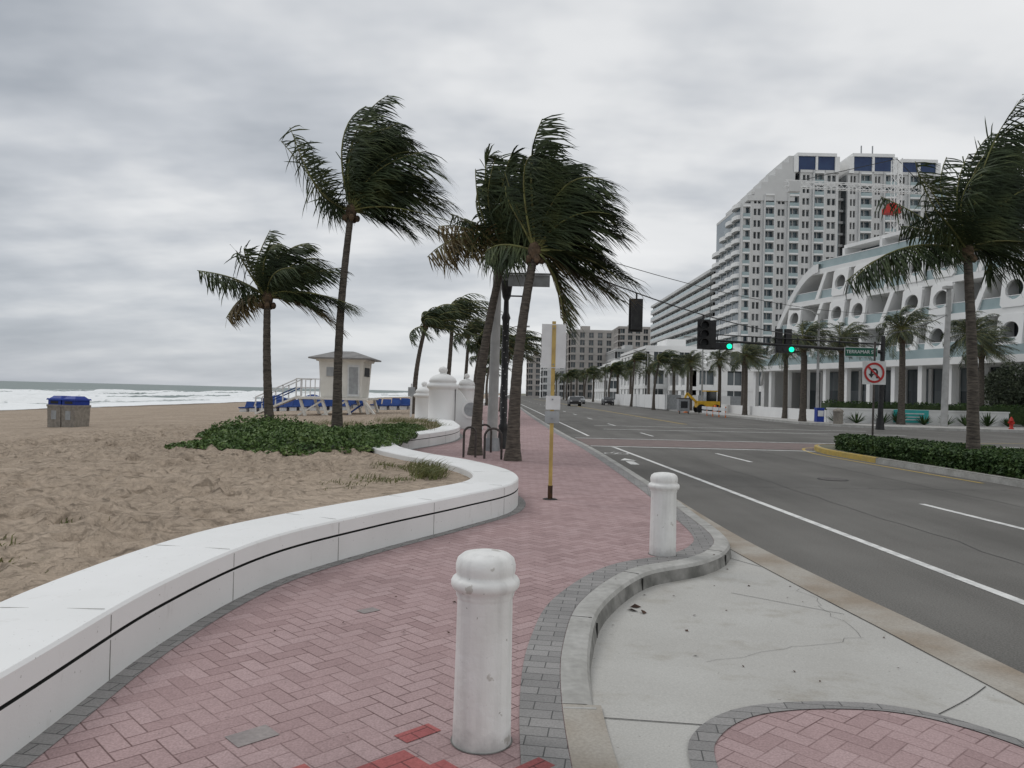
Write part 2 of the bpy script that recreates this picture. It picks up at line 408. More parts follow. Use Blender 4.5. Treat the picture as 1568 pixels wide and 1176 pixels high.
def ss(a, b_, x): t = max(0, min(1, (x-a)/(b_-a))); return t*t*(3-2*t)
def apz(x, y): return .014+.13*(1-ss(3.7, 5.6, y))*(1-ss(1.9, 3.2, x))
gutL = lambda y: max(asphX(y)-.42, min(kerbX(y)+.16, asphX(y)-.2))
b = MB(); strip(b, rows(-4, 9.6, .1, 1.0), lambda y: kerbX(y)+.03, lambda y: max(kerbX(y)+.05, gutL(y)), apz, 'concrete', 26); b.obj('concrete_apron')
b = MB(); strip(b, rows(-4, 60, .3, 1.)+rows(60, 280, 3, 1.), lambda y: gutL(y), asphX, lambda x, y: .008, 'gutter', 3); b.obj('gutter')
b = MB()
def joint(pts, w=.012, zf=apz, mat='groove', dz=.004):
    P = []
    pts = [V((*q, 0)) for q in pts]
    for a, c in zip(pts, pts[1:]):
        k = max(1, int((c-a).length/.1)); P += [a+(c-a)*(j/k) for j in range(k)]
    P.append(pts[-1]); sweep(b, P, [(-w/2, dz), (w/2, dz)], mat, zf)
joint([(gutL(y), y) for y in [2, 3, 4, 5, 6, 7, 8, 9, 9.6]], .011)
joint([(.5,3.86),(1.0,3.8)], .008); joint([(2.3,8.6),(2.62,8.0)], .008)
joint([(2.3,4.1),(2.95,4.75)], .006); joint([(2.0,6.9),(2.75,6.3)], .006)
for st, en in (((1.3,5.0),(2.6,5.7)),((2.6,5.7),(2.7,7.1))):
    P = []; a_, c_ = V((*st,0)), V((*en,0))
    for k in range(15): P.append(tuple((a_.lerp(c_, k/14)+V((R.gauss(0,.02),R.gauss(0,.02),0)))[:2]))
    joint(P, .0025)
b.obj('concrete_joints')
arc = catmull([(.80,-1),(.80,2.5),(.82,3.35),(.93,3.72),(1.24,4.03),(1.70,4.16),(2.2,4.10),(2.6,3.84),(2.85,3.4),(2.95,2.5),(3.0,-1)], .06)
b = MB()
rowsv = []; NX = 24
for i in range(len(arc)//2):
    a = arc[i]; c = arc[-1-i]
    rowsv.append([(a.x+(c.x-a.x)*k/NX, a.y+(c.y-a.y)*k/NX) for k in range(NX+1)])
vs = [(x, y, apz(x, y)+.005) for r in rowsv for x, y in r]
b.add(vs, [(i*(NX+1)+k, i*(NX+1)+k+1, (i+1)*(NX+1)+k+1, (i+1)*(NX+1)+k) for i in range(len(rowsv)-1) for k in range(NX)], 'paver')
sweep(b, arc, [(-.005,.010),(.11,.010)], 'paverband', apz)
b.obj('paver_circle')
b = MB(); a0 = math.radians(44); zr_ = [.1530]
def redpatch(cx, cy, w, h, rz, mat='paverred'):
    zr_[0] += .0004
    c, s = math.cos(rz), math.sin(rz)
    b.add([(cx+x*c-y*s, cy+x*s+y*c, zr_[0]) for x, y in ((-w/2,-h/2),(w/2,-h/2),(w/2,h/2),(-w/2,h/2))], [(0,1,2,3)], mat)
redpatch(-.40, 3.62, .2, .1, a0)
redpatch(-.55, 3.2, .5, .2, a0); redpatch(-.12, 3.08, .6, .2, a0-math.pi/2); redpatch(-1.1, 2.7, 1.2, .5, a0); redpatch(.12, 3.3, .2, .1, a0)
b.obj('red_paver_patch')
b = MB(); zr_[0] = .153
redpatch(-1.15, 3.55, .2, .14, a0, 'inset'); redpatch(-1.0, 5.6, .14, .10, a0, 'inset')
b.obj('inset_cover')

# ---------------------------------------------------------------- serpentine wall
b = MB()
sweep(b, wall_path, [(-.30,.30),(-.335,.40),(-.335,.515),(-.32,.532),(.0,.540),(.32,.532),(.335,.515),(.335,.40)], 'wallwhite')
sweep(b, wall_path, [(.335,.40),(.31,.398),(.31,.382),(.335,.380)], 'groove')
sweep(b, wall_path, [(.335,.380),(.335,.149)], 'wallside')
fr = frame(wall_path); acc = 0; last = fr[0][0]
for q, nn in fr:
    acc += (q-last).length; last = q
    if acc > 1.55:
        acc = 0; ang = math.atan2(nn.y, nn.x)
        c = q+nn*.3355; b.box((c.x, c.y, .26), (.003,.006,.22), 'kerbside', ang)
        b.box((c.x, c.y, .455), (.003,.005,.10), 'kerbside', ang)
        b.box((q.x, q.y, .5365), (.60,.004,.002), 'kerb', ang)
b.obj('serpentine_wall')
far_wall = [V((wallX(y), y, 0)) for y in rows(36, 280, 1, 1.01)]
b = MB(); sweep(b, far_wall, [(-.32,.2),(-.32,.54),(.32,.54),(.32,.14)], 'wallwhite'); b.obj('beach_wall')

# ---------------------------------------------------------------- road markings
b = MB()
def line(pts, w, mat, z=.004):
    sweep(b, [V((*q, 0)) for q in pts], [(-w/2, z), (w/2, z)], mat)
edge = lambda y: 4.97-.0555*y if y < 27 else 3.45-.02*(y-27)
line([(edge(y), y) for y in range(-6, 27, 2)]+[(3.47, 26.3)], .12, 'whiteline')
line([(edge(y), y) for y in range(33, 200, 4)], .12, 'whiteline')
lane = lambda y: 7.95-.059*y if y < 27 else 6.4-.018*(y-27)
for y0 in (-.6, 10.4, 21.4): line([(lane(y0), y0), (lane(y0+3), y0+3)], .12, 'whiteline')
for k in range(20): y0 = 34+11*k; line([(lane(y0), y0), (lane(y0+3), y0+3)], .12, 'whiteline')
line([(2.75,26.5),(10.5,26.5)], .22, 'whiteline', .008); line([(2.6,31.2),(21,31.8)], .2, 'whiteline', .008)
line([(13.5,27),(21,27.6)], .2, 'whiteline', .008)
b.add([(2.7,26.8,.004),(21,27.6,.004),(21,31.5,.004),(2.6,30.9,.004)], [(0,1,2,3)], 'crosswalk')
b.box((3.2,20.2,.003), (.22,.9,.004), 'whiteline'); b.add([(2.98,20.9,.006),(3.42,20.9,.006),(3.2,21.6,.006)], [(0,1,2)], 'whiteline')
ringc = lambda cx, cy, r: line([(cx+r*math.cos(2*math.pi*k/16), cy+1.6*r*math.sin(2*math.pi*k/16)) for k in range(17)], .05, 'whiteline', .006)
ringc(3.02,23.3,.17); ringc(3.38,23.3,.17); line([(3.05,23.4),(3.2,23.9),(3.36,23.4)], .05, 'whiteline', .01)
line([(4.8,40),(21,41)], .2, 'whiteline', .008); line([(4.8,44.5),(21,45.5)], .2, 'whiteline', .008)
cen = lambda y: 11.3-.02*(y-50)
for o in (-.12,.12): line([(cen(y)+o, y) for y in range(50, 260, 5)], .1, 'yellowline')
med = catmull([(12.35,-6),(11.75,4),(11.3,11),(10.95,16.3),(10.4,23.4),(10.45,26),(11.1,28),(12.2,28.2),(13.0,26.6),(13.3,24),(13.8,16),(14.5,4),(15,-6)], .3)
sweep(b, [q for q in med if q.y > 17], [(-.42,.005),(-.32,.005)], 'yellowline')
line([(16,33),(25,36)], .1, 'yellowline'); line([(28,37),(60,42)], .12, 'yellowline'); line([(28,37.4),(60,42.4)], .12, 'yellowline')
b.obj('road_markings')
b = MB()
for x0, y0, x1, y1, j in ((5.9,2,5.2,26,.03),(9.3,4,8.3,26,.03),(3.7,15.2,10.4,15.9,.05),(6.4,33,5.4,90,.06),(9.2,33,8.2,90,.06),(4,36.8,19,37.6,.06)):
    P = []; k_ = 40
    for k in range(k_+1): t = k/k_; P.append((x0+(x1-x0)*t+R.gauss(0,j), y0+(y1-y0)*t+R.gauss(0,j)))
    line(P, .016, 'seal', .003)
b.obj('road_crack_sealing')
b = MB(); b.tube([(7.2,17.2,.0),(7.2,17.2,.006)], .33, 'seal', 24); b.tube([(7.2,17.2,.0),(7.2,17.2,.009)], .28, 'darksteel', 24); b.obj('manhole_cover')

b = MB()
sweep(b, med, [(-.004,-.02),(.0,.14),(.03,.155),(.16,.155)], 'kerb')
b.obj('median_kerb')
b = MB(); sweep(b, [q for q in med if q.y > 22], [(-.012,.0),(-.006,.15),(.03,.162),(.12,.162)], 'yellowline'); b.obj('median_yellow_kerb_paint')
b = MB(); h = len(med)//2
vs = []; fs = []
for i in range(h): a, c = med[i], med[-1-i]; vs += [(a.x, a.y, .15), (c.x, c.y, .15)]
fs = [(2*i, 2*i+1, 2*i+3, 2*i+2) for i in range(h-1)]
b.add(vs, fs, 'groundmat'); b.obj('median_soil')

# ---------------------------------------------------------------- foliage helpers
def leaves(mb, n, sampler, size, mat, up=.4):
    vs = []; fs = []
    for _ in range(n):
        p = sampler()
        if p is None: continue
        nr = V((R.gauss(0,1), R.gauss(0,1), R.gauss(0,1)+up)).normalized()
        a = nr.cross(V((R.random()-.5, R.random()-.5, R.random()-.5))).normalized(); c = nr.cross(a)
        s = size*R.uniform(.6, 1.3); o = len(vs)
        vs += [p-a*s*.5, p+c*s*.32, p+a*s*.5, p-c*s*.32]; fs.append((o, o+1, o+2, o+3))
    mb.add(vs, fs, mat)
def medX(y, side):
    return interp([(12.35,-6),(11.75,4),(11.3,11),(10.95,16.3),(10.45,23.4),(10.5,25.2),(10.9,26.4),(11.5,27)], y) if side < 0 else \
           interp([(15,-6),(14.5,4),(13.8,16),(13.3,24),(13.0,25.6),(12.3,26.6),(11.9,27)], y)
def hz(x, y): return .58+.06*noise.noise(V((x*1.3, y*1.3, 0)))+.05*noise.noise(V((x*4, y*4, 2)))
b = MB()
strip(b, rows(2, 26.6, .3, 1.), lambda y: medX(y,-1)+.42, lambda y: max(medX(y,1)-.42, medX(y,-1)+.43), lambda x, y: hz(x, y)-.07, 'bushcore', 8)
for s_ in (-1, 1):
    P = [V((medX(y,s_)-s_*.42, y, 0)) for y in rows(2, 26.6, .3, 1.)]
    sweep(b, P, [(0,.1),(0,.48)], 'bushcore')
def smp():
    y = 27-R.random()**.8*15; a, c = medX(y,-1)+.3, medX(y,1)-.3
    if c < a: return None
    r = R.random()
    if r < .42: x = a+R.gauss(0,.06); z = R.uniform(.15,.57)
    elif r < .5: x = c; z = R.uniform(.15,.57)
    else: x = R.uniform(a, c); z = hz(x, y)-abs(R.gauss(0,.05))+.03
    return V((x, y, z))
leaves(b, 27000, smp, .09, 'hedge'); b.obj('median_hedge')

def bush_h(x, y):
    v = 0
    for cx, cy, rx, ry, h in ((-4.6,16.3,1.6,1.9,.34),(-5.9,16.0,1.2,1.0,.15),(-3.7,17.4,1.3,1.9,.34),(-5.4,18.6,1.9,1.9,.38),(-4.4,14.9,.7,.8,.13),(-6.6,20.5,1.6,2.0,.44),(-3.8,20.5,1.4,2.4,.28),(-3.6,24,1.0,3,.18)):
        d = ((x-cx)/rx)**2+((y-cy)/ry)**2
        if d < 1: v = max(v, h*(1-d)**.5)
    return v*(1+.6*noise.noise(V((x*2.4, y*2.4, 0)))+.4*noise.noise(V((x*6, y*6, 0))))
def smpb():
    x, y = R.uniform(-8.4,-2.6), R.uniform(13.8,27)
    h = bush_h(x, y)
    if h < .05 and R.random() > h*16: return None
    return V((x, y, sandz(x, y)+h*(R.random()**.35)+.02))
b = MB(); leaves(b, 60000, smpb, .078, 'bush', 1.1)
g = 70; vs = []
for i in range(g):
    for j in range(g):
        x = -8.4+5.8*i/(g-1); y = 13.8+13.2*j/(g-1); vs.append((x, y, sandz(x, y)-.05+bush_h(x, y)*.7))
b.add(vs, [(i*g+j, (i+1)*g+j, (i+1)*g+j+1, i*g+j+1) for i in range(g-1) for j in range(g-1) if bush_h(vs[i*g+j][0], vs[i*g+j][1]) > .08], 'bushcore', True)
b.obj('beach_bush')
b = MB()
def tuft(cx, cy, r, n, h, mat='grass'):
    for _ in range(n):
        a = R.random()*6.28; d = r*R.random()**.6; x, y = cx+d*math.cos(a), cy+d*math.sin(a)
        z = sandz(x, y); l = h*R.uniform(.5,1.2); t = V((R.gauss(.25,.4), R.gauss(0,.4), 1)).normalized()*l
        w = V((math.cos(a*3), math.sin(a*3), 0))*.006; p0 = V((x, y, z-.02)); m_ = p0+t*.6
        e = p0+t+V((l*.3, 0, -l*.12)); b.add([p0-w, p0+w, m_+w*.8, m_-w*.8, e], [(0,1,2,3),(3,2,4)], mat)
for cx, cy, r, n, h in ((-1.25,11.7,.28,300,.24),(-1.35,12.4,.35,280,.26),(-1.8,11.0,.5,220,.12),(-1.9,13.0,.5,220,.12),(-2.2,10.2,.35,90,.08),
        (-3.6,16.2,.6,400,.2),(-3.8,18.5,.7,400,.25),(-4.6,15.6,1.2,500,.2),(-5.5,18,1.5,700,.28),(-3.7,21.5,.8,400,.3),(-3.4,24,1.,600,.3),(-3.4,27.5,1.2,700,.3),(-4.2,31,1.3,700,.3),(-6,27,1.5,600,.25),(-8,24,1.5,300,.22),
        (-4.1,5.9,.35,90,.12),(-4.9,7.0,.3,40,.1),(-6,8.2,.25,50,.14),(-3.9,7.1,.3,60,.08),(-3.5,5.4,.3,60,.08)):
    tuft(cx, cy, r, n, h, 'grass')
b.obj('beach_grass')

# ---------------------------------------------------------------- palms
def bez(P, t):
    u = 1-t; return P[0]*u**3+P[1]*3*u*u*t+P[2]*3*u*t*t+P[3]*t**3
WIND = V((1,.12,-.08))
def frond(mb, P, Lf, n=34, mat='leaf', wind=WIND, ws=.75, droop=.45, wd=.020, stem=True, t0=.12):
    pts = [bez(P, i/11) for i in range(12)]
    if stem: mb.tube(pts, [.035*(1-.75*i/11) for i in range(12)], 'rachis', 4, False)
    vs = []; fs = []
    ref = V((R.gauss(0,.35), R.gauss(0,.2), 1)).normalized()
    gust = R.uniform(.75, 1.2); dr = droop*R.uniform(.6,1.5)
    for i in range(n):
        t = t0+(1-t0)*(i+R.random()*.6)/n; p = bez(P, t); T = (bez(P, min(1, t+.02))-bez(P, t-.02)).normalized()
        S = T.cross(ref)
        S = S.normalized() if S.length > .15 else V((0,1,0))
        ln = Lf*(.5+.95*math.sin(math.pi*min(1, (t-t0)/(1-t0)*.75+.15)))/1.45
        for sd in (-1, 1):
            w_ = ws*gust*R.uniform(.7,1.25)
            d = (S*sd*.6+T*.55+wind*w_+V((0,0,-dr*R.uniform(.5,1.4)))+V((R.gauss(0,.1),R.gauss(0,.1),R.gauss(0,.1)))).normalized()
            l = ln*R.uniform(.75,1.2); m_ = p+d*l*.45; m2 = p+d*l*.78+(wind*.3+V((0,0,-.6)))*l*.08
            e = p+d*l+(wind*.5+V((0,0,-.9)))*l*.22*R.uniform(.3,1.3)
            q = T if abs(T.dot(d)) < .85 else S
            wv = q*wd*R.uniform(.8,1.2); o = len(vs)
            vs += [p-wv*.7, p+wv*.7, m_+wv, m_-wv, m2+wv*.7, m2-wv*.7, e]; fs += [(o,o+1,o+2,o+3),(o+3,o+2,o+4,o+5),(o+5,o+4,o+6)]
    mb.add(vs, fs, mat)
def trunk(mb, base, top, r0, r1, bend=(0,0), mat='trunk'):
    base, top = V(base), V(top); pts = []; rad = []
    for i in range(41):
        t = i/40; p = base.lerp(top, t)+V((bend[0], bend[1], 0))*math.sin(math.pi*t)
        pts.append(p); rad.append((r1+(r0-r1)*(1-t)**1.2+.07*math.exp(-t*14))*(1+.05*(i % 2)))
    mb.tube(pts, rad, mat, 12)
def palm(name, base, crown, s, specs, bend=(0,0), dup=2, Lf=.8, r0=.15, r1=.10, brown=(), yspread=1.0, n=40):
    mb = MB(); base, crown = V(base), V(crown)
    trunk(mb, base, crown, r0, r1, bend)
    mb.ball(crown+V((0,0,-.02)), (.16,.26), 'boots', 8)
    for i in range(5):
        a = i*1.25; mb.ball(crown+V((.18*math.cos(a), .18*math.sin(a), -.22)), (.08,.10), 'boots', 6)
    for k, sp in enumerate(specs):
        for dd in range(dup):
            if dd == 2 and R.random() < .45: continue
            jit = .0 if dd == 0 else .15
            yo = R.uniform(-1, 1)*yspread*(.5 if dd == 0 else 1.2)
            P = [crown.copy()]
            for j, (dx, up) in enumerate(sp):
                w = (j+1)/3
                P.append(crown+V((dx*s*(1+R.gauss(0,jit)), yo*w, up*s*(1+R.gauss(0,jit)))))
            ln = sum((P[i+1]-P[i]).length for i in range(3))
            frond(mb, P, Lf*min(1.1, .55+ln*.18), int(n*min(1.3, .5+ln*.22)), 'leafbrown' if (k in brown and dd < 2) else 'leaf')
    return mb.obj(name)

palm('coconut_palm_tree', (-4.95,22,.4), (-4.72,22,6.85), .0180,
  [[(-24,75),(-22,140),(25,158)],[(-12,80),(0,148),(62,150)],[(-5,90),(30,146),(95,114)],[(20,70),(80,118),(132,72)],[(30,50),(90,80),(146,38)],
   [(40,25),(100,34),(150,4)],[(40,5),(90,4),(142,-28)],[(30,-5),(60,-8),(92,-32)],[(-40,8),(-62,48),(-88,108)],[(-22,12),(-44,22),(-55,34)],
   [(-10,60),(0,110),(60,110)],[(10,50),(50,90),(100,60)],[(15,30),(60,60),(110,20)],[(5,70),(30,115),(75,112)],[(-15,50),(-18,95),(20,115)],[(5,30),(35,55),(80,30)]],
  bend=(-.12,0), dup=3, r0=.135, r1=.09, Lf=.85)
palm('coconut_palm_tree', (-6.85,22,.3), (-7.05,22,4.3), .0180,
  [[(-22,35),(-24,70),(0,92)],[(-5,45),(22,85),(66,84)],[(20,40),(55,68),(84,50)],[(30,35),(70,50),(108,42)],[(40,18),(85,14),(128,-14)],
   [(30,5),(60,-2),(98,-40)],[(-30,22),(-60,32),(-90,28)],[(-25,10),(-48,4),(-64,-32)],[(-22,32),(-32,58),(-32,74)],[(10,32),(40,56),(68,60)],
   [(20,16),(50,14),(78,-14)],[(-10,40),(0,70),(38,82)],[(5,24),(30,46),(58,44)]], bend=(-.05,0), dup=3, Lf=.74, r0=.135, r1=.095, brown=(5,7))
palm('coconut_palm_tree', (-.9,19.7,.15), (-.28,19.7,5.3), .0162,
  [[(-22,50),(-54,98),(-24,136)],[(-34,35),(-56,72),(-44,112)],[(-30,25),(-80,45),(-124,-4)],[(-20,25),(-60,48),(-104,38)],
   [(-10,60),(-8,105),(10,132)],[(-18,50),(-35,90),(-14,120)],[(5,40),(30,75),(56,60)],[(10,30),(40,40),(70,-10)],[(-28,30),(-50,55),(-66,60)],[(-10,40),(-15,80),(16,96)]],
  bend=(-.15,0), dup=3, Lf=.78, r0=.135, r1=.09, brown=(2,3))
palm('coconut_palm_tree', (.06,18.3,.15), (.46,18.3,5.15), .0150,
  [[(-10,80),(-16,140),(6,166)],[(0,90),(18,142),(52,134)],[(20,70),(52,115),(92,104)],[(26,55),(66,92),(116,64)],[(34,45),(84,62),(138,32)],
   [(34,18),(90,22),(128,-18)],[(42,0),(94,0),(158,-46)],[(26,-8),(56,-22),(104,-72)],[(18,-10),(40,-32),(50,-110)],[(-20,50),(-42,92),(-50,124)],
   [(-15,60),(-26,108),(-6,128)],[(18,55),(42,86),(76,66)],[(26,26),(68,42),(104,18)],[(8,65),(24,102),(42,104)],[(-30,10),(-60,20),(-80,0)],[(34,6),(68,-6),(112,-42)],[(26,-2),(60,-14),(128,-62)]],
  bend=(-.12,0), dup=3, Lf=.92, r0=.150, r1=.095, brown=(8,7,16))
palm('coconut_palm_tree', (12.0,20,.15), (11.75,20,5.75), .0169,
  [[(0,70),(-14,140),(40,185)],[(20,80),(40,160),(112,172)],[(30,60),(80,120),(150,105)],[(40,30),(100,60),(170,15)],[(40,10),(90,0),(150,-60)],
   [(-30,30),(-78,70),(-96,128)],[(-40,12),(-110,22),(-168,-48)],[(-20,40),(-34,95),(-8,145)],[(-30,15),(-60,40),(-92,40)],[(5,80),(10,150),(80,158)],
   [(30,50),(60,80),(110,60)],[(-5,60),(-20,110),(20,140)],[(20,20),(60,10),(100,-20)],[(10,60),(30,110),(70,120)],[(20,40),(50,80),(100,90)]],
  bend=(.05,0), dup=3, Lf=.9, r0=.150, r1=.10, brown=())

def coconut_mesh(seed, H, Lr):
    mb = MB(); tx_ = R.uniform(-.2,.6); trunk(mb, (0,0,0), (tx_,0,H), .15, .10, (R.uniform(-.3,.1),0)); c = V((tx_,0,H))
    mb.ball(c, (.18,.3), 'boots', 6)
    for i in range(32):
        a = R.random()*6.283; e = R.uniform(-.1,1.4); d = V((math.cos(a)*math.cos(e), math.sin(a)*math.cos(e), math.sin(e)))
        l = Lr*R.uniform(.8,1.1)*(1.1 if d.x > 0 else .8)
        P = [c, c+d*l*.35]; P.append(P[1]+(d*.6+WIND*.5).normalized()*l*.35); P.append(P[2]+(d*.2+WIND*.8+V((0,0,-.55))).normalized()*l*.4)
        frond(mb, P, .66, 20, 'leaf', wd=.028)
    return mb.obj('coconut_palm_tree')
def date_mesh(H, Lr, nf=56):
    mb = MB(); trunk(mb, (0,0,0), (0,0,H-.4), .24, .19, (.03,0)); mb.lathe((0,0,H-1.0), [(.19,0),(.34,.35),(.36,.7),(.2,1.05),(.01,1.1)], 'boots', 14)
    c = V((0,0,H))
    for i in range(nf):
        a = R.random()*6.283; e = R.uniform(-.55,1.35); d = V((math.cos(a)*math.cos(e), math.sin(a)*math.cos(e), math.sin(e)))
        l = Lr*R.uniform(.85,1.1)
        P = [c, c+d*l*.35+V((0,0,.05))]; P.append(P[1]+(d*.8+WIND*.25+V((0,0,-.05))).normalized()*l*.35); P.append(P[2]+(d*.4+WIND*.5+V((0,0,-.5))).normalized()*l*.35)
        frond(mb, P, .5, 20, 'leafdate', ws=.3, droop=.25, wd=.022)
    return mb.obj('date_palm_tree')
def inst(src, loc, rz, sc=1.):
    o = bpy.data.objects.new(src.name.split('.')[0], src.data); scene.collection.objects.link(o)
    o.location = loc; o.rotation_euler = (0,0,rz); o.scale = (sc,sc,sc); return o
cA = coconut_mesh(1, 5.0, 2.5); cA.location = (-5.3, 42, .3)
cB = coconut_mesh(2, 6.0, 2.7); cB.location = (-3.9, 45, .15)
cC = coconut_mesh(3, 4.6, 2.4); cC.location = (-2.2, 48, .15)
for src, x, y, r, s in ((cB,-3.2,50,.2,.9),(cA,-.6,52,.1,.95),(cC,-2.6,60,-.2,1.1),(cA,-.9,66,.2,1.),(cB,-3.8,80,0,.9),(cC,-3,95,.2,1.2),
    (cA,17.5,95,.1,1.2),(cB,18.6,120,.2,1.2),(cA,-5,130,0,1.),(cC,15,210,0,1.5),(cA,16,170,.2,1.3),(cC,18,142,.2,1.4)):
    inst(src, (x, y, .1), r, s)
dA = date_mesh(6.9, 2.7); dA.location = (28.3, 56, .15)
dB = date_mesh(6.2, 2.4); dB.location = (21.9, 58, .15)
for src, x, y, r, s in ((dB,25.6,60,.4,1.03),(dA,33.6,56.5,.2,.98),(dB,36.5,60,-.3,1.),(dA,23.4,66,.3,.88),(dB,23.0,76,-.2,.95),(dA,22.6,84,.2,.84),(dB,24.6,82,-.3,1.),
    (dA,21.8,94,.3,.86),(dB,21.8,104,-.3,.95),(dA,24.6,108,.1,.9),(dB,20.9,118,.4,.95),(dA,20.3,132,0,.9),(dB,20,146,.3,1.),(dA,23,150,.2,.95),
    (dA,19.6,162,.2,.95),(dB,19,180,.1,1.),(dA,18.6,200,.3,1.),(dA,17,222,0,1.),(dB,16.5,245,.3,1.1),(dA,15.5,270,.1,1.1),(dB,22,262,.1,1.3)):
    inst(src, (x, y, .1), r, s)

# ---------------------------------------------------------------- street furniture
def bollard(x, y, h=.87):
    b = MB(); k = h/.87
    b.lathe((x, y, .15), [(.136,0),(.134,.04),(.130,.35),(.127,.655*k),(.130,.665*k),(.134,.675*k),(.134,.69*k),(.150,.705*k),(.158,.72*k),(.158,.738*k),(.150,.752*k),
        (.136,.758*k),(.134,.772*k),(.138,.785*k),(.138,.812*k),(.130,.84*k),(.105,.86*k),(.06,.87*k),(.001,.871*k)], 'bollardpaint', 40)
    b.lathe((x, y, .1545), [(.135,.0),(.143,.001)], 'kerbside', 40)
    return b.obj('bollard')
m, n, p = nt('bollard_paint'); v = coords(n)
c = ramp(n, noise_n(n, v, 5, 5), [(.35, (.80,.80,.785)), (.7, (.72,.715,.69))])
fl = ramp(n, noise_n(n, v, 9, 6, .6), [(.66, 0.), (.68, .8)])
c = mix(n, fl, c, (.48,.46,.42))
c = mix(n, ramp(n, noise_n(n, v, 34, 3, .6), [(.70, 0.), (.73, .8)]), c, (.33,.31,.28))
c = mix(n, 1., c, ramp(n, noise_n(n, coords(n, (20,20,1.2)), 1, 4), [(.3, .86), (.55, 1.)]), 'MULTIPLY')
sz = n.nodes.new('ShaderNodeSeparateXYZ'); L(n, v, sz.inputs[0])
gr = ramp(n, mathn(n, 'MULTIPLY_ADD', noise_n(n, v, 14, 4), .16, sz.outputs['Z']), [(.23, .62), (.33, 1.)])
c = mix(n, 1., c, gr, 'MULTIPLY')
L(n, c, p.inputs['Base Color']); p.inputs['Roughness'].default_value = .5
bump(n, p, noise_n(n, v, 25, 4), .35, .01); M['bollardpaint'] = m
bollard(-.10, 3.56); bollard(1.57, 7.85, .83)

b = MB()
x, y = .62, 11.75
b.beam((x,y,.15), (x,y,2.86), .055, .055, 'yellow'); b.beam((x,y,.14), (x,y,.36), .07, .07, 'rust')
b.box((x,y-.04,2.48), (.37,.006,.67), 'signwhite'); b.box((x,y-.045,2.48), (.06,.012,.64), 'yellow')
b.box((x+.01,y-.042,1.62), (.22,.006,.21), 'signwhite'); b.box((x+.0,y-.042,1.40), (.22,.006,.18), 'signback')
for z in (2.2,2.75,1.67,1.38): b.box((x,y-.055,z), (.02,.015,.02), 'steel')
b.tube([(x,y,.151),(x,y,.16)], [.12,.1], 'groove', 12)
b.obj('sign_post')

b = MB()
b.tube([(-.52,21.3,.1),(-.46,21.3,6.6)], [.15,.11], 'poleconc', 16); b.tube([(-.52,21.3,.1),(-.52,21.3,.5)], [.24,.20], 'steel', 12)
b.box((-.1,21.3,4.9), (1.0,.06,.06), 'steel'); b.box((.4,21.25,4.86), (1.15,.03,.32), 'signback')
b.box((.4,21.23,5.05), (1.2,.05,.05), 'steel')
b.obj('utility_pole')
b = MB(); b.tube([(30.3,54,.1),(30.5,54,10.)], [.24,.16], 'poleconc', 16); b.box((30.4,54,9.9), (.5,.5,.2), 'poleconc'); b.obj('utility_pole')
b = MB()
def wire(a, c, sag, r=.012):
    a, c = V(a), V(c); return [a.lerp(c, t/40)-V((0,0,sag*4*(t/40)*(1-t/40))) for t in range(41)]
W1 = wire((-.46,21.3,6.1), (30.4,54,8.0), 2.2)
b.tube(W1, .022, 'black', 5); b.tube(wire((-.46,21.3,6.4), (30.4,54,8.6), 1.3), .012, 'black', 5)
b.obj('span_wire')
def signal_head(b, c, f, lit=None, hgt=1.0):
    w = .34; d = .2
    b.box(c, (w, d, hgt), 'black'); b.box((c[0], c[1]+f*(d/2+.006), c[2]), (w+.14, .012, hgt+.14), 'black')
    for i in range(3):
        z = c[2]+hgt*(1-i)/3.
        y0 = c[1]+f*(d/2+.012)
        b.tube([(c[0], y0, z), (c[0], y0+f*.03, z)], [.13,.13], 'greenlamp' if lit == i else 'dark', 16)
        pts = [V((c[0]+.15*math.cos(a), 0, z+.15*math.sin(a))) for a in [math.radians(-30+240*k/10) for k in range(11)]]
        vs = [(q.x, y0, q.z) for q in pts]+[(q.x, y0+f*.24, q.z) for q in pts]
        b.add(vs, [(k, k+1, k+12, k+11) for k in range(10)], 'black')
def wz(yq): return min(W1, key=lambda q: abs(q.y-yq))
for Y in (26.2,29.5):
    q = wz(Y); b = MB(); zt = q.z
    signal_head(b, (q.x, q.y, zt-.75), 1 if Y < 28 else -1, None); b.tube([(q.x,q.y,zt),(q.x,q.y,zt-.25)], .03, 'black', 6)
    if Y > 28: signal_head(b, (q.x+.32, q.y+.1, zt-.75), 1)
    b.obj('traffic_signal')
b = MB()
b.tube([(22.0,46,.1),(22.1,46,5.7)], [.16,.12], 'black', 12); b.tube([(22,46,.1),(22,46,.8)], [.26,.2], 'black', 10)
b.tube([(22.1,46,4.75),(11.8,46,5.2)], [.11,.06], 'black', 8); b.tube([(22.1,46,5.2),(11.9,46,5.55)], [.05,.03], 'black', 6)
for x in (12.2,14.5,17,19.5): b.tube([(x,46,5.1),(x,46,5.5)], .03, 'black', 5)
b.box((12.5,45.9,4.85), (1.15,.2,.42), 'black'); b.box((16.2,45.9,4.75), (1.15,.2,.42), 'black')
for x, zz in ((12.5,4.85),(16.2,4.75)):
    for i in range(3):
        b.tube([(x-.36+.36*i,45.8,zz),(x-.36+.36*i,45.76,zz)], [.15,.15], 'greenlamp' if i == 2 else 'dark', 14)
signal_head(b, (16.0,46.3,5.45), 1); signal_head(b, (16.55,46.3,5.45), 1)
b.box((20.7,45.8,4.7), (1.9,.04,.5), 'signgreen'); b.box((20.7,45.81,4.7), (1.96,.03,.56), 'signwhite')
mast = b.obj('traffic_signal_mast')
tx = bpy.data.curves.new('street_name', 'FONT'); tx.body = 'TERRAMAR ST'; tx.size = .28; tx.align_x = 'CENTER'; tx.align_y = 'CENTER'; tx.extrude = .002
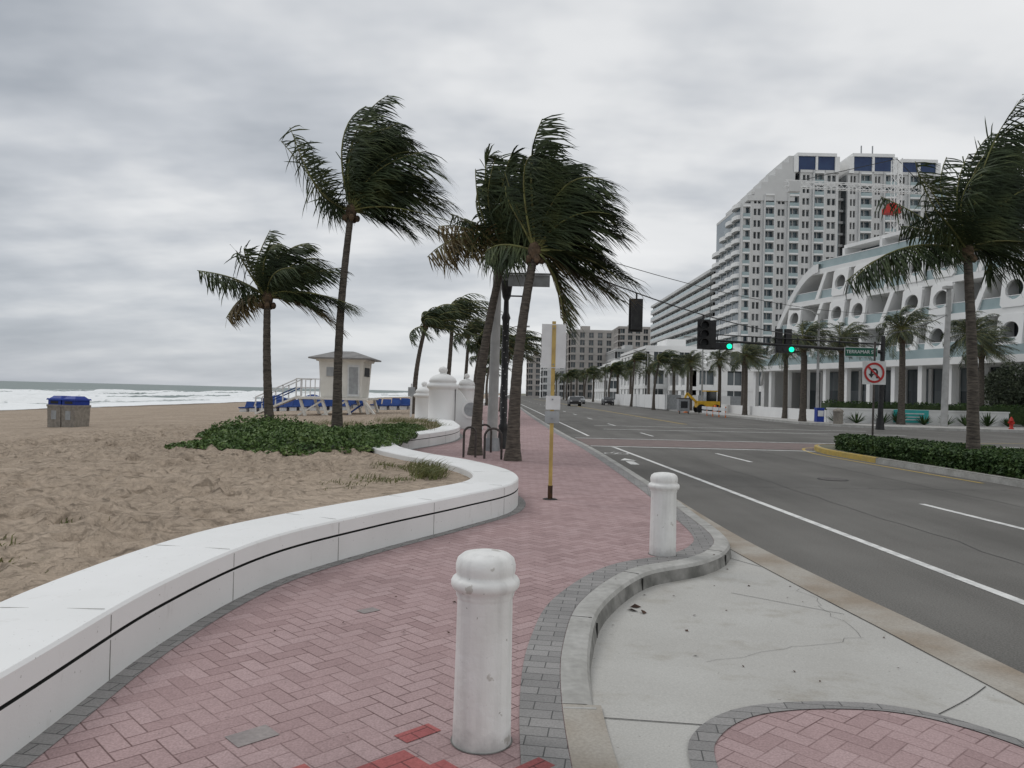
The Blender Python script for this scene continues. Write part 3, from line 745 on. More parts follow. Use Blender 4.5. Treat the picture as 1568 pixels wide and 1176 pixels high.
to = bpy.data.objects.new('street_name_lettering', tx); scene.collection.objects.link(to); to.location = (20.7,45.775,4.7); to.rotation_euler = (math.pi/2,0,0)
tx.materials.append(M['signwhite']); to.parent = mast

b = MB(); x, y = 12.0, 25.6
b.tube([(x,y,.15),(x+.03,y,3.75)], .035, 'darksteel', 8)
zc = 2.72; b.box((x,y-.04,zc), (.78,.006,.78), 'signwhite')
def ring(c, r0, r1, mat, yo, n=32, a0_=0, a1=2*math.pi):
    vs = []
    for k in range(n+1):
        a = a0_+(a1-a0_)*k/n
        vs += [(c[0]+r0*math.cos(a), yo, c[1]+r0*math.sin(a)), (c[0]+r1*math.cos(a), yo, c[1]+r1*math.sin(a))]
    b.add(vs, [(2*k, 2*k+1, 2*k+3, 2*k+2) for k in range(n)], mat)
ring((x,zc+.02), .065, .125, 'black', y-.05, 16, 0, math.pi)
b.box((x+.095,y-.05,zc-.08), (.06,.003,.2), 'black'); b.box((x-.095,y-.05,zc-.01), (.06,.003,.08), 'black')
b.add([(x-.19,y-.05,zc-.04),(x,y-.05,zc-.04),(x-.095,y-.05,zc-.17)], [(0,1,2)], 'black')
ring((x,zc), .27, .34, 'signred', y-.056)
b.box((x,y-.062,zc), (.6,.003,.06), 'signred', R3=Matrix.Rotation(math.radians(45),3,'Y'))
b.obj('no_u_turn_sign')

b = MB(); x, y = -.22, 22.2
b.lathe((x,y,.12), [(.22,0),(.22,.12),(.16,.2),(.13,.6),(.15,.68),(.10,.75),(.10,3.7),(.13,3.8),(.08,3.95),(.07,4.3),(.12,4.4),(.17,4.75),(.19,4.8),(.14,4.95),(.05,5.1),(.02,5.3),(.001,5.31)], 'black', 14)
for i in range(60):
    z = .9+i*.048; a = i*1.9; b.box((x+.105*math.cos(a), y+.105*math.sin(a), z), (.02,.02,.02), 'signwhite')
b.box((x+.25,y,4.55), (.5,.04,.04), 'black')
b.obj('street_lamp')
def hoop(x, y, w, h, rz=0):
    b = MB(); c, s = math.cos(rz), math.sin(rz)
    P = [(-w/2,0),(-w/2,h-w/2)]+[(-w/2*math.cos(a), h-w/2+w/2*math.sin(a)) for a in [math.pi*k/10 for k in range(1,10)]]+[(w/2,h-w/2),(w/2,0)]
    b.tube([(x+p_*c, y+p_*s, .15+z) for p_, z in P], .028, 'darksteel', 8); return b.obj('bike_rack')
hoop(-1.0,18.9,.3,.74,.3); hoop(-.42,18.6,.42,.74,-.2); hoop(-.7,20.6,.36,.74,.2)

b = MB(); x, y = -17.6, 30.2; z = sandz(x, y)-.03; Rz = -.35
def tb(cx, cy):
    c, s = math.cos(Rz), math.sin(Rz)
    def ringbox(w0, z0, w1, z1, mat):
        vs = [(cx+a*c-e*s, cy+a*s+e*c, z+zz) for w, zz in ((w0,z0),(w1,z1)) for a, e in ((-w,-w),(w,-w),(w,w),(-w,w))]
        b.add(vs, [(0,1,5,4),(1,2,6,5),(2,3,7,6),(3,0,4,7),(4,5,6,7)], mat)
    ringbox(.33,0,.35,.82,'bingrey'); ringbox(.37,.82,.37,.9,'bingrey'); ringbox(.33,.9,.33,1.08,'blue'); ringbox(.38,1.08,.36,1.14,'blue'); ringbox(.3,1.14,.2,1.24,'blue')
    p_ = V((cx,cy,0)); n1 = V((s,-c,0)); q = p_+n1*.345; b.box((q.x,q.y,z+.5), (.26,.01,.34), 'signback', Rz); q = p_+n1*.334; b.box((q.x,q.y,z+.99), (.4,.012,.1), 'dark', Rz)
tb(x,y); tb(x+.74*math.cos(Rz), y+.74*math.sin(Rz)); b.obj('recycling_bin')

def gate_col(x, y, r, h):
    b = MB(); k = h/2.75
    b.lathe((x,y,.1), [(r*1.18,0),(r*1.18,.3*k),(r*1.0,.36*k),(r*.97,1.72*k),(r*1.0,1.75*k),(r*1.12,1.82*k),(r*1.16,1.86*k),(r*1.16,1.95*k),(r*.95,2.0*k),(r*.95,2.06*k),(r*1.0,2.08*k),
       (r*.9,2.22*k),(r*.7,2.33*k),(r*.42,2.40*k),(r*.25,2.43*k),(r*.2,2.47*k),(r*.3,2.52*k),(r*.33,2.6*k),(r*.26,2.7*k),(.01,2.76*k)], 'bldwhite', 32)
    return b
b = gate_col(-3.05, 34, .62, 2.75)
P = []
for k in range(22):
    t = k/21; P.append((-2.45+1.25*t, 33.9-.6*t, .15+1.35*(1-ss(0,1,t))*(1-.15*t)+.38))
vs = []
for q in P: vs += [(q[0],q[1]-.14,.12),(q[0],q[1]-.14,q[2]),(q[0],q[1]+.14,q[2]),(q[0],q[1]+.14,.12)]
b.add(vs, [(4*k+i, 4*k+i+1, 4*k+5+i, 4*k+4+i) for k in range(21) for i in range(3)], 'bldwhite')
b.tube([(-1.75,33.35,1.0),(-1.75,33.7,1.0)], [.4,.4], 'bldwhite', 24); b.tube([(-1.75,33.33,1.0),(-1.75,33.36,1.0)], [.3,.3], 'signback', 24)
b.obj('gateway_column')
b = gate_col(-4.15, 36.5, .42, 2.1); b.obj('gateway_column')
b = gate_col(-2.7, 46, .5, 2.75); b.obj('gateway_column')

# lifeguard tower
b = MB(); ox, oy, g0 = -9.5, 44, .25; dz = 1.28
def fr4(w0, d0, z0, w1, d1, z1, mat, cx=0., cy=0.):
    vs = [(ox+cx+a*w, oy+cy+e*d, z) for w, d, z in ((w0,d0,z0),(w1,d1,z1)) for a, e in ((-1,-1),(1,-1),(1,1),(-1,1))]
    b.add(vs, [(0,1,5,4),(1,2,6,5),(2,3,7,6),(3,0,4,7),(4,5,6,7),(3,2,1,0)], mat)
fr4(1.12,1.12,dz, 1.24,1.24,dz+2.0, 'cream')
fr4(1.35,1.35,dz+2.0, 1.4,1.4,dz+2.12, 'cream'); fr4(1.72,1.72,dz+2.12, 1.72,1.72,dz+2.2, 'roofgrey'); fr4(1.70,1.70,dz+2.2, .5,.5,dz+2.6, 'roofgrey')
RX = Matrix.Rotation(.06,3,'X')
b.box((ox-.45,oy-1.235,dz+1.42), (.7,.05,.5), 'signback', R3=RX); b.box((ox+.7,oy-1.2,dz+.95), (.66,.05,1.75), 'signwhite', R3=RX)
b.box((ox+.7,oy-1.235,dz+.95), (.5,.03,1.5), 'signback', R3=RX)
b.box((ox+1.2,oy,dz+1.45), (.05,1.5,.5), 'dark')
b.box((ox-.35,oy-.2,dz-.07), (4.0,3.4,.12), 'cream')
for px in (-2.1,-.9,.4,1.4):
    for py in (-1.7,1.4): b.beam((ox+px,oy+py,dz-.1), (ox+px+.35,oy+py-.1,g0-.1), .13,.13, 'cream')
b.beam((ox+1.4,oy-1.8,dz-.1), (ox+2.2,oy-2.2,g0), .11,.11,'cream'); b.beam((ox-2.2,oy-1.7,g0), (ox-.9,oy-1.7,dz-.2), .09,.09,'cream'); b.beam((ox+.4,oy-1.7,g0), (ox+1.5,oy-1.7,dz-.2), .09,.09,'bluefabric')
b.beam((ox-.9,oy-1.72,g0), (ox+.4,oy-1.72,dz-.2), .09,.09,'cream')
b.beam((ox-2.3,oy-1.2,dz), (ox-4.5,oy-1.4,g0+.05), 1.1,.1,'cream')
for oyy in (-1.8,-.7):
    b.beam((ox-2.3,oy+oyy,dz+.95), (ox-4.5,oy+oyy,g0+.95), .06,.06,'signwhite'); b.beam((ox-2.3,oy+oyy,dz+.5), (ox-4.5,oy+oyy,g0+.5), .06,.06,'bluefabric')
    for t in (0,.33,.66,1): 
        xx = ox-2.3-2.2*t; zz = dz-(dz-g0)*t; b.beam((xx,oy+oyy,zz), (xx,oy+oyy,zz+.95), .06,.06,'signwhite')
for z in (.5,.98): b.beam((ox-2.3,oy-1.85,dz+z), (ox-1.0,oy-1.85,dz+z), .06,.06,'signwhite'); b.beam((ox-2.3,oy-1.85,dz+z), (ox-2.3,oy+1.4,dz+z), .06,.06,'signwhite')
for t in range(6): b.beam((ox-2.3+.26*t,oy-1.85,dz), (ox-2.3+.26*t,oy-1.85,dz+.98), .045,.045,'signwhite')
b.obj('lifeguard_tower')

b = MB()
for rr in range(3):
    for i in range(24):
        x = -20+i*.72+(.3*rr); y = 56+rr*2.6; z = sandz(x, y)
        if -11.8 < x < -10.6 or R.random() < .12: continue
        b.box((x,y,z+.3), (.6,1.4,.08), 'bluefabric'); b.box((x,y+.85,z+.5), (.6,.08,.55), 'bluefabric', R3=Matrix.Rotation(-.5-R.random()*.4,3,'X'))
        b.box((x,y-.6,z+.13), (.5,.06,.28), 'signwhite'); b.box((x,y+.5,z+.13), (.5,.06,.28), 'signwhite')
for x in (-19.5,-16.5,-13.5,-7.2,-5.6): 
    z = sandz(x, 60); b.box((x,64,z+.5), (2.2,1.2,.8), 'bluefabric'); b.tube([(x,64,z+.8),(x,64,z+1.15)], [1.1,.2], 'bluefabric', 8)
b.obj('beach_lounge_chairs')
b = MB(); b.tube([(-4.95,38,.2),(-4.93,38,2.1)], .05, 'signwhite', 8); b.box((-4.93,37.95,1.7), (.35,.03,.45), 'signback'); b.obj('beach_post')

# ---------------------------------------------------------------- right block
b = MB()
rk = catmull([(70,48.5),(40,49.6),(27,50.3),(23.2,52),(21.3,55.5),(20.8,62),(19.9,100),(18.9,150),(17,300)], .8)
vs = [(q.x,q.y,.16) for q in rk]
vs.append((300,300,.16)); vs.append((300,48.5,.16)); b.add(vs, [tuple(range(len(vs)))], 'concrete_far')
sweep(b, rk, [(-.02,0),(.0,.165),(.2,.168)], 'kerb'); b.obj('pavement')
b = MB()
for x0, x1, y, h in ((23.6,37,57.5,1.05),(38.5,60,56,1.05)): 
    b.box(((x0+x1)/2,y,.15+h/2), (x1-x0,.3,h), 'bldwhite'); b.box(((x0+x1)/2,y-.003,.15+h), (x1-x0+.1,.42,.1), 'bldwhite')
b.box((23.7,75,.6), (.3,34.7,.9), 'bldwhite')
b.obj('garden_wall')
b = MB(); b.box((29.7,57.28,.75), (2.6,.04,.95), 'teal'); 
for z, w in ((.95,1.9),(.7,1.4),(.5,1.6)): b.box((29.7,57.25,z), (w,.02,.07), 'signwhite')
b.obj('teal_banner')
b = MB()
def agave(cx, cy, r, n):
    for _ in range(n):
        a = R.random()*6.283; e = R.uniform(.35,1.2); d = V((math.cos(a)*math.cos(e), math.sin(a)*math.cos(e), math.sin(e))); s_ = V((-math.sin(a), math.cos(a), 0))*.05
        p0 = V((cx,cy,.15)); b.add([p0-s_*.5,p0+s_*.5,p0+d*r*.5+s_,p0+d*r*.5-s_,p0+d*r], [(0,1,2,3),(3,2,4)], 'hedge')
for i in range(22): agave(24+i*1.55+R.uniform(-.3,.3), 56.5+R.uniform(-.3,.3), R.uniform(.7,1.2), 40)
b.obj('agave_plants')
b = MB()
def smph():
    x = R.uniform(24,45); return V((x, 59+R.uniform(-.8,.8), R.uniform(.9,1.75+.2*noise.noise(V((x,0,0))))))
leaves(b, 9000, smph, .16, 'hedge')
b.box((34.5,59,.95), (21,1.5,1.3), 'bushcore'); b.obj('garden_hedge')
b = MB()
def smpt():
    a = V((R.gauss(0,1),R.gauss(0,1),R.gauss(0,1))).normalized()*(R.random()**.3)
    return V((39.5,61,3.0))+V((a.x*2.1,a.y*2,a.z*2.1))*(1+.3*noise.noise(a*2))
leaves(b, 6000, smpt, .22, 'leafdate'); b.tube([(39.5,61,.1),(39.5,61,3)], [.2,.12], 'trunk', 8); b.obj('shade_tree')
b = MB(); x, y = 33.4, 51.5
b.lathe((x,y,.16), [(.16,0),(.16,.06),(.11,.08),(.11,.5),(.15,.52),(.15,.57),(.12,.6),(.11,.7),(.05,.77),(.04,.82),(.001,.83)], 'red', 14)
b.tube([(x-.2,y,.6),(x+.2,y,.6)], .06, 'red', 10); b.tube([(x,y-.2,.55),(x,y,.55)], .08, 'red', 10); b.obj('fire_hydrant')
b = MB(); b.box((21.8,54.6,.7), (.5,.5,.9), 'blue'); b.box((21.8,54.33,.85), (.4,.02,.4), 'signwhite'); b.box((21.8,54.6,1.2), (.54,.54,.1), 'blue'); b.obj('newspaper_box')
b = MB(); b.lathe((22.8,53.8,.16), [(.3,0),(.32,.1),(.32,.8),(.36,.84),(.36,.92),(.2,1.05),(.01,1.1)], 'bingrey', 16); b.obj('litter_bin')
def lamp(x, y, h, mat='poleconc', dx=-1.6):
    b = MB(); b.tube([(x,y,.1),(x,y,h)], [.13,.07], mat, 10); b.tube([(x,y,h-.1),(x+dx*.5,y,h+.25),(x+dx,y,h+.3)], .045, mat, 8); b.lathe((x,y,.1), [(.24,0),(.2,.5),(.13,.6)], mat, 10)
    b.box((x+dx*1.15,y,h+.28), (.7,.28,.14), mat); return b.obj('street_lamp')
lamp(22.6,57,8.2,'poleconc'); lamp(21.7,88,8.4); lamp(20.7,118,8.4); lamp(-.6,75,8.,dx=1.6); lamp(19.5,160,8.5)
lamp(24.4,64,5.5,'black',-.8)

# ---------------------------------------------------------------- buildings
class FB(MB):
    def setf(s, p0, t, nrm): s.p0 = V((*p0,0)); s.t = V((*t,0)).normalized(); s.n = V((*nrm,0)).normalized()
    def lb(s, a0, a1, b0, b1, z0, z1, mat):
        vs = []
        for z in (z0, z1):
            for a, bb in ((a0,b0),(a1,b0),(a1,b1),(a0,b1)): vs.append(s.p0+s.t*a+s.n*bb+V((0,0,z)))
        s.add(vs, [(0,3,2,1),(4,5,6,7),(0,1,5,4),(1,2,6,5),(2,3,7,6),(3,0,4,7)], mat)

def facade(b, length, z0, fh, nf, bay, wall, glass='glass', slab=.35, pier=.8, balc=.0, rail=True, mull=True):
    nb = max(1, round(length/bay)); bw = length/nb
    for i in range(nb):
        top = nf
        a0, a1 = i*bw, (i+1)*bw; zt = z0+top*fh
        b.lb(max(a0,.7), min(a1,length-.7), -3, -.6, z0, zt, glass)
        b.lb(a0, a0+pier/2, -.6, .0, z0, zt, wall); b.lb(a1-pier/2, a1, -.6, .003, z0, zt, wall)
        if mull: b.lb((a0+a1)/2-.06, (a0+a1)/2+.06, -.6, -.5, z0, zt, wall)
        for f in range(top+1):
            z = z0+f*fh; b.lb(a0, a1, -.62, .1+balc, z-slab/2, z+slab/2, wall)
            if f < top and balc and rail: b.lb(a0+.1, a1-.1, balc-.02, balc+.03, z+slab/2, z+slab/2+.95, 'railglass')
            elif f < top: b.lb(a0+pier/2, a1-pier/2, -.58, -.15, z+slab/2, z+slab/2+.35, wall)

b = FB(); X0, Y0 = 58.5, 200.; fh = 3.05
b.setf((X0,Y0), (1,0), (0,-1))
def tower_face(a_start, widths_tops, balcflags):
    a = a_start
    for (w, top), bf in zip(widths_tops, balcflags):
        zt = top*fh
        b.lb(a, a+w, -24, -.9, 0, zt, 'glassblue' if bf else 'glass')
        if bf:
            b.lb(a, a+.4, -.9, .6, 0, zt, 'bldcol'); b.lb(a+w-.4, a+w, -.9, .597, 0, zt, 'bldcol')
            b.lb(a+w/2-.1, a+w/2+.1, -.9, -.6, 0, zt, 'bldcol')
            for f in range(top+1):
                z = f*fh; b.lb(a+.4, a+w-.4, -.9, .75, z-.22, z+.2, 'bldwhite')
                if f < top: b.lb(a+.4, a+w-.4, .66, .7, z+.2, z+1.1, 'railglass')
        else:
            b.lb(a, a+.7, -.9, 0, 0, zt, 'bldcol'); b.lb(a+w-.7, a+w, -.9, -.003, 0, zt, 'bldcol')
            b.lb(a+w/2-.15, a+w/2+.15, -.9, -.1, 0, zt, 'bldcol')
            for f in range(top+1):
                z = f*fh; b.lb(a+.7, a+w-.7, -.9, -.05, z-.5, z+.8, 'bldcol')
        b.lb(a-.05, a+w+.05, -24, .3, zt, zt+.7, 'bldcol')
        a += w
    return a
ws = [(2.6,17),(3.2,18),(3.0,18),(3.2,19),(3.2,19),(3.2,20),(3.2,20),(3.6,20)]
a = tower_face(0, ws, [1,0,1,0,1,0,1,0])
b.lb(a, a+2.4, -24, -4, 0, 19*fh, 'bldgrey')
for f in range(20): b.lb(a, a+2.4, -4, -2.5, f*fh-.3, f*fh+.3, 'bldcol')
a += 2.4
ws2 = [(2.8,20),(3.6,20)]*4+[(4.0,19)]
a2 = tower_face(a, ws2, [0,1]*4+[0])
def pent(x0, x1, z0, z1):
    b.lb(x0, x1, -20, .2, z0, z1, 'navy'); b.lb(x0-.4, x1+.4, -20.5, .7, z1, z1+.8, 'bldwhite')
    b.lb(x0-1.2, x0, -20, .6, z0-.5, z1, 'bldwhite'); b.lb(x1, x1+1.2, -20, .6, z0-.5, z1, 'bldwhite')
    b.lb((x0+x1)/2-.3, (x0+x1)/2+.3, .2, .6, z0, z1, 'bldwhite')
pent(14.5,24.0,20*fh+.5,20*fh+4.2); pent(28.9,39,20*fh+.5,20*fh+4.4); pent(41.5,50.2,20*fh+.5,20*fh+3.2)
for i in range(7): b.lb(12.0-i*1.75, 13.3-i*1.75+.45, -18, .4, 17.5*fh, 20*fh+4.2-i*1.75, 'bldcol')
b.setf((X0,Y0), (0,1), (-1,0))
for a_, w, top in ((0,6,17),(6,6,16),(12,6,15),(18,8,14)):
    b.lb(max(a_,1.5), a_+w, -26, -1.2, 0, top*fh-.1, 'glassblue'); b.lb(a_, a_+.5, -1.2, .1, 0, top*fh+.8, 'bldcol')
    for f in range(top+1):
        z = f*fh
        nseg = 8; pts = []
        for k in range(nseg+1):
            an = math.pi*k/nseg; pts.append((a_+w/2-w/2*math.cos(an)*.98, 1.5*math.sin(an)**.6-.2))
        vs = []
        for zz in (z-.25, z+.8): vs += [b.p0+b.t*q[0]+b.n*q[1]+V((0,0,zz)) for q in pts]
        b.add(vs, [(k,k+1,k+nseg+2,k+nseg+1) for k in range(nseg)], 'bldwhite'); b.add(vs[:nseg+1], [tuple(range(nseg+1))], 'bldcol')
        b.lb(a_, a_+w, -1.2, -.05, z-.2, z+.2, 'bldcol')
b.setf((X0,Y0), (1,0), (0,-1))
for a_ in (33,36): b.lb(a_, a_+.25, -5, -4.75, 20*fh+4, 20*fh+9, 'steel')
b.obj('condominium_tower')

b = FB(); b.setf((60,232), (0,1), (-1,0)); facade(b, 100, 0, 3.1, 13, 9, 'bldcol', 'glass', .9, .5, .9, True)
b.lb(3,100,-30,-3,0,40,'bldgrey'); b.setf((60,232), (1,0), (0,-1)); facade(b, 20, 0, 3.1, 13, 5, 'bldcol', 'glass', .8, 1.4, 0)
b.obj('condominium_block')

def block(name, x0, x1, y0, y1, fh, nf, bay, wall, glass='glass', balc=0., base=0., pier=.8, par=.8):
    b = FB()
    b.setf((x0,y0), (1,0), (0,-1)); facade(b, x1-x0, base, fh, nf, bay, wall, glass, .6, pier, balc)
    b.setf((x0,y0), (0,1), (-1,0)); facade(b, y1-y0, base, fh, nf, bay, wall, glass, .6, pier, balc)
    H = base+nf*fh
    b.setf((x0,y0), (1,0), (0,-1)); b.lb(2.9, x1-x0, -(y1-y0), -2.9, 0, H-.05, wall); b.lb(-.1, x1-x0+.1, -(y1-y0), .15+balc, H+.1, H+.1+par, wall)
    b.lb((x1-x0)*.3, (x1-x0)*.5, -(y1-y0)*.6, -(y1-y0)*.3, H+.5, H+3., wall)
    return b.obj(name)
block('hotel_podium', 26, 46, 150, 185, 3.6, 3, 5, 'bldwhite', pier=3.0)
block('shop_building', 30, 44, 128, 148, 3.3, 2, 4.5, 'bldwhite', pier=2.2)
block('parking_garage', 44, 60, 160, 195, 3.2, 3, 6, 'bldgrey', 'dark', pier=.5)
block('apartment_building', 24, 43, 330, 350, 3.2, 9, 4, 'bldtan', pier=1.8)
block('apartment_building', 13, 24, 345, 360, 3.1, 9, 3.6, 'bldwhite', pier=2.)
block('apartment_building', 40, 56, 300, 330, 3.2, 6, 4, 'bldgrey', pier=1.5)
block('apartment_building', 34, 50, 260, 290, 3.1, 4, 4, 'bldwhite', pier=1.8)
block('apartment_building', 8, 20, 420, 440, 3.1, 7, 4, 'bldtan', pier=1.8)
block('apartment_building', 26, 40, 215, 250, 3.1, 3, 5, 'bldwhite', pier=2.6)
block('apartment_building', 52, 75, 380, 410, 3.2, 11, 4, 'bldtan', pier=1.6)

# porthole hotel: facade turned about 15 degrees towards the road
b = FB()
b.setf((34,98), (9,-33), (-33,-9))
LEN = 62.; LEAN = .12; zf0 = 6.2; fhh = 3.6; NF = 3
zr = zf0+NF*fhh
def topz(a):
    return zf0-2+(zr-zf0+2.6)*math.sin(min(1, (a+1.6)/9.)*math.pi/2)**.75 if a > -1.6 else zf0-2
def floor_start(z):
    a = -1.5
    while a < 30 and topz(a) < z: a += .2
    return a
for f in range(NF+1):
    z = zf0+f*fhh; a0_ = floor_start(z-.2)
    sh = -LEAN*(z-zf0)
    b.lb(a0_, LEN, -14, 1.3+sh, z-.32, z+.28, 'bldwhite')
    if f < NF:
        a1_ = floor_start(z+1.)
        b.lb(a1_, LEN, -13.9, -2.4+sh, z+.28, z+fhh-.32, 'glass')
        b.lb(a1_, LEN, 1.0+sh, 1.04+sh, z+.28, z+1.25, 'railglass')
        b.lb(a1_, LEN, .98+sh, 1.06+sh, z+1.25, z+1.31, 'bldwhite')
        k = a1_+1.2
        while k < LEN: b.lb(k, k+.16, -2.4+sh, -2.34+sh, z+.28, z+fhh-.32, 'bldwhite'); k += 1.7
NR = 22
for k in range(NR):
    t0_, t1_ = -1.6+9*k/NR, -1.6+9*(k+1)/NR
    z0_, z1_ = topz(t0_), topz(t1_)
    vs = []
    for a_, z in ((t0_,z0_),(t1_,z1_)):
        for bb, dz_ in ((1.5-LEAN*(z-zf0),0),(1.5-LEAN*(z-zf0),-1.0),(-13,-1.0),(-13,0)):
            vs.append(b.p0+b.t*a_+b.n*bb+V((0,0,max(.2,z+.3+dz_))))
    b.add(vs, [(0,1,5,4),(1,2,6,5),(2,3,7,6),(3,0,4,7)], 'bldwhite')
b.lb(-1.9, -1.2, -13, 1.4, 0, 5.2, 'bldwhite')
def porthole_panel(ac, w=2.5):
    for f in range(NF):
        z0_ = zf0+f*fhh+.28; z1_ = zf0+(f+1)*fhh-.32
        if topz(ac-w/2) < z1_-.3: continue
        zc_ = (z0_+z1_)/2; r = .86; n_ = 32
        sq = []; ci = []
        for k in range(n_):
            an = 2*math.pi*k/n_; cx_, cz_ = math.cos(an), math.sin(an); q_ = max(abs(cx_)/(w/2), abs(cz_)/((z1_-z0_)/2))
            sq.append((cx_/q_, cz_/q_)); ci.append((cx_*r, cz_*r))
        def P_(q, bb): z = zc_+q[1]; return b.p0+b.t*(ac+q[0])+b.n*(bb-LEAN*(z-zf0))+V((0,0,z))
        vs = [P_(q,1.42) for q in sq]+[P_(q,1.42) for q in ci]+[P_(q,1.1) for q in ci]+[P_(q,1.1) for q in sq]
        fs = []
        for k in range(n_):
            k2 = (k+1) % n_
            fs += [(k,k2,n_+k2,n_+k),(n_+k,n_+k2,2*n_+k2,2*n_+k),(3*n_+k,2*n_+k,2*n_+k2,3*n_+k2),(k,3*n_+k,3*n_+k2,k2)]
        b.add(vs, fs, 'bldwhite')
        s_ = -LEAN*(zc_-zf0); b.lb(ac-w/2+.05, ac+w/2-.05, s_-.4, s_-.3, z0_, z1_, 'glass')
        for e in (-1,1): b.lb(ac+e*(w/2-.1)-.08, ac+e*(w/2-.1)+.08, -2.3+s_, 1.0+s_, z0_, z1_, 'bldwhite')
for ac in (3.8, 11.5, 14.9, 22.6, 26.2, 34., 37.4, 45.5, 49, 57): porthole_panel(ac)
for a_ in (7.6, 18.7, 30.1, 41.5, 53.):
    for f in range(NF):
        z0_ = zf0+f*fhh+.28; z1_ = z0_+fhh-.6
        if topz(a_) < z1_: continue
        vs = []
        for z in (z0_,z1_):
            for da, bb in ((-.28,1.35),(.28,1.35),(.28,-2.2),(-.28,-2.2)):
                vs.append(b.p0+b.t*(a_+da+(z-z0_)*.35)+b.n*(bb-LEAN*(z-zf0))+V((0,0,z)))
        b.add(vs, [(0,3,2,1),(4,5,6,7),(0,1,5,4),(1,2,6,5),(2,3,7,6),(3,0,4,7)], 'bldwhite')
shr = -LEAN*NF*fhh
b.lb(7, LEN, 1.0+shr, 1.06+shr, zr+.28, zr+1.2, 'railglass'); b.lb(7, LEN, .97+shr, 1.09+shr, zr+1.2, zr+1.28, 'bldwhite')
b.lb(9, LEN, -13, -4.2, zr+.28, zr+2.9, 'glass')
for k in range(9):
    a_ = 9+k*6.; b.lb(a_, a_+.4, -4.2, -.6+shr, zr+.28, zr+2.6, 'bldwhite'); b.lb(a_-.1, a_+5.6, -13.2, -.9+shr, zr+2.6, zr+3.0, 'bldwhite')
b.lb(0, LEN, -13.8, -3.2, 0, zf0-.3, 'glass'); b.lb(-1.6, LEN, -3.2, 3.4, zf0-.95, zf0-.33, 'bldwhite')
k = -1.2
while k < LEN: b.lb(k, k+.5, 2.5, 3.0, .15, zf0-.95, 'bldwhite'); b.lb(k+1.8, k+2.2, -3.2, -3.0, 0, zf0-.95, 'bldwhite'); k += 3.4
b.lb(-1.6, LEN, 3.2, 3.5, .15, .75, 'bldwhite'); b.lb(-1.6, LEN, 3.25, 3.33, zf0-.33, zf0+.5, 'railglass')
b.obj('porthole_hotel')

b = MB(); Y = 168
def lattice(a, c, w, n, r=.09, mat='bldwhite'):
    a, c = V(a), V(c); d = (c-a)/n; ax = d.normalized()
    u = V((0,1,0)); vv = ax.cross(u).normalized()
    cs = [u*w/2+vv*w/2, -u*w/2+vv*w/2, -u*w/2-vv*w/2, u*w/2-vv*w/2]
    for q in cs: b.beam(a+q, c+q, r*1.6, r*1.6, mat)
    for i in range(n):
        for k in range(4):
            b.beam(a+d*i+cs[k], a+d*(i+1)+cs[(k+1)%4], r, r, mat)
lattice((58.5,Y,49), (90,Y,48.2), 1.3, 22); lattice((83,Y,10), (83,Y,55), 1.6, 26); 
b.box((81.5,Y-1,43.3), (3.0,2.4,1.2), 'red'); b.box((81.5,Y-1,44.4), (1.6,1.8,.9), 'red'); b.box((60.5,Y,48.3), (2.5,1.5,2.2), 'bldgrey')
b.beam((83,Y,55), (62,Y,49.8), .12,.12,'black'); b.beam((83,Y,55), (89,Y,49), .12,.12,'black')
b.obj('tower_crane')

b = MB()
for i in range(9): b.box((19.6-i*.05,100+i*5,1.1), (.1,4.8,1.9), 'bldwhite', .01)
for i in range(5): b.box((20.5+i*2.1,98,1.1), (2.0,.1,1.9), 'bldwhite' if i % 2 else 'signback')
b.obj('site_hoarding')
def car(name, x, y, rz, paint, s=1.):
    b = MB(); prof = [(-2.2,.35),(-2.25,.75),(-2.1,.95),(-1.35,1.05),(-.75,1.45),(.9,1.5),(1.6,1.08),(2.1,.98),(2.25,.7),(2.2,.35)]
    n_ = len(prof); vs = []
    for sx_, yo in ((1,-.88),(1,.88)): vs += [(q[0], yo*(.86 if q[1] > 1.2 else 1), q[1]) for q in prof]
    fs = [(k,(k+1)%n_,n_+(k+1)%n_,n_+k) for k in range(n_)]+[tuple(range(n_)), tuple(range(2*n_-1,n_-1,-1))]
    b.add(vs, fs, paint)
    for sgn in (-1,1):
        b.add([(-1.15,sgn*.885,1.0),(1.35,sgn*.885,1.0),(.8,sgn*.79,1.42),(-.7,sgn*.79,1.42)], [(0,1,2,3)], 'carglass')
        for wx in (-1.4,1.4): b.tube([(wx,sgn*.7,.33),(wx,sgn*.92,.33)], .33, 'tyre', 16); b.tube([(wx,sgn*.92,.33),(wx,sgn*.93,.33)], .19, 'steel', 12)
    b.add([(-1.33,-.72,1.09),(-1.33,.72,1.09),(-.80,.66,1.43),(-.80,-.66,1.43)], [(0,1,2,3)], 'carglass'); b.add([(1.58,-.72,1.12),(1.58,.72,1.12),(.98,.66,1.47),(.98,-.66,1.47)], [(0,3,2,1)], 'carglass')
    for sgn in (-1,1): b.box((-2.24,sgn*.65,.8), (.06,.3,.14), 'signwhite'); b.box((2.22,sgn*.68,.85), (.06,.28,.14), 'red')
    o = b.obj(name); o.location = (x,y,0); o.rotation_euler = (0,0,rz); return o
car('parked_car', 9.6, 118, math.pi/2, 'carblack'); car('parked_car', 13.2, 150, math.pi/2, 'carsilver'); car('parked_car', 17.2, 138, math.pi/2, 'carblack')
b = MB(); x, y = 21.3, 84
b.box((x,y,1.05), (2.4,1.6,.7), 'machine_yellow'); b.box((x+.3,y,1.9), (1.1,1.3,1.1), 'carglass'); b.box((x+.3,y,2.5), (1.3,1.5,.12), 'machine_yellow')
for wx in (-.8,.8):
    for wy in (-.8,.8): b.tube([(x+wx,y+wy-.15,.55),(x+wx,y+wy+.15,.55)], .5, 'tyre', 16)
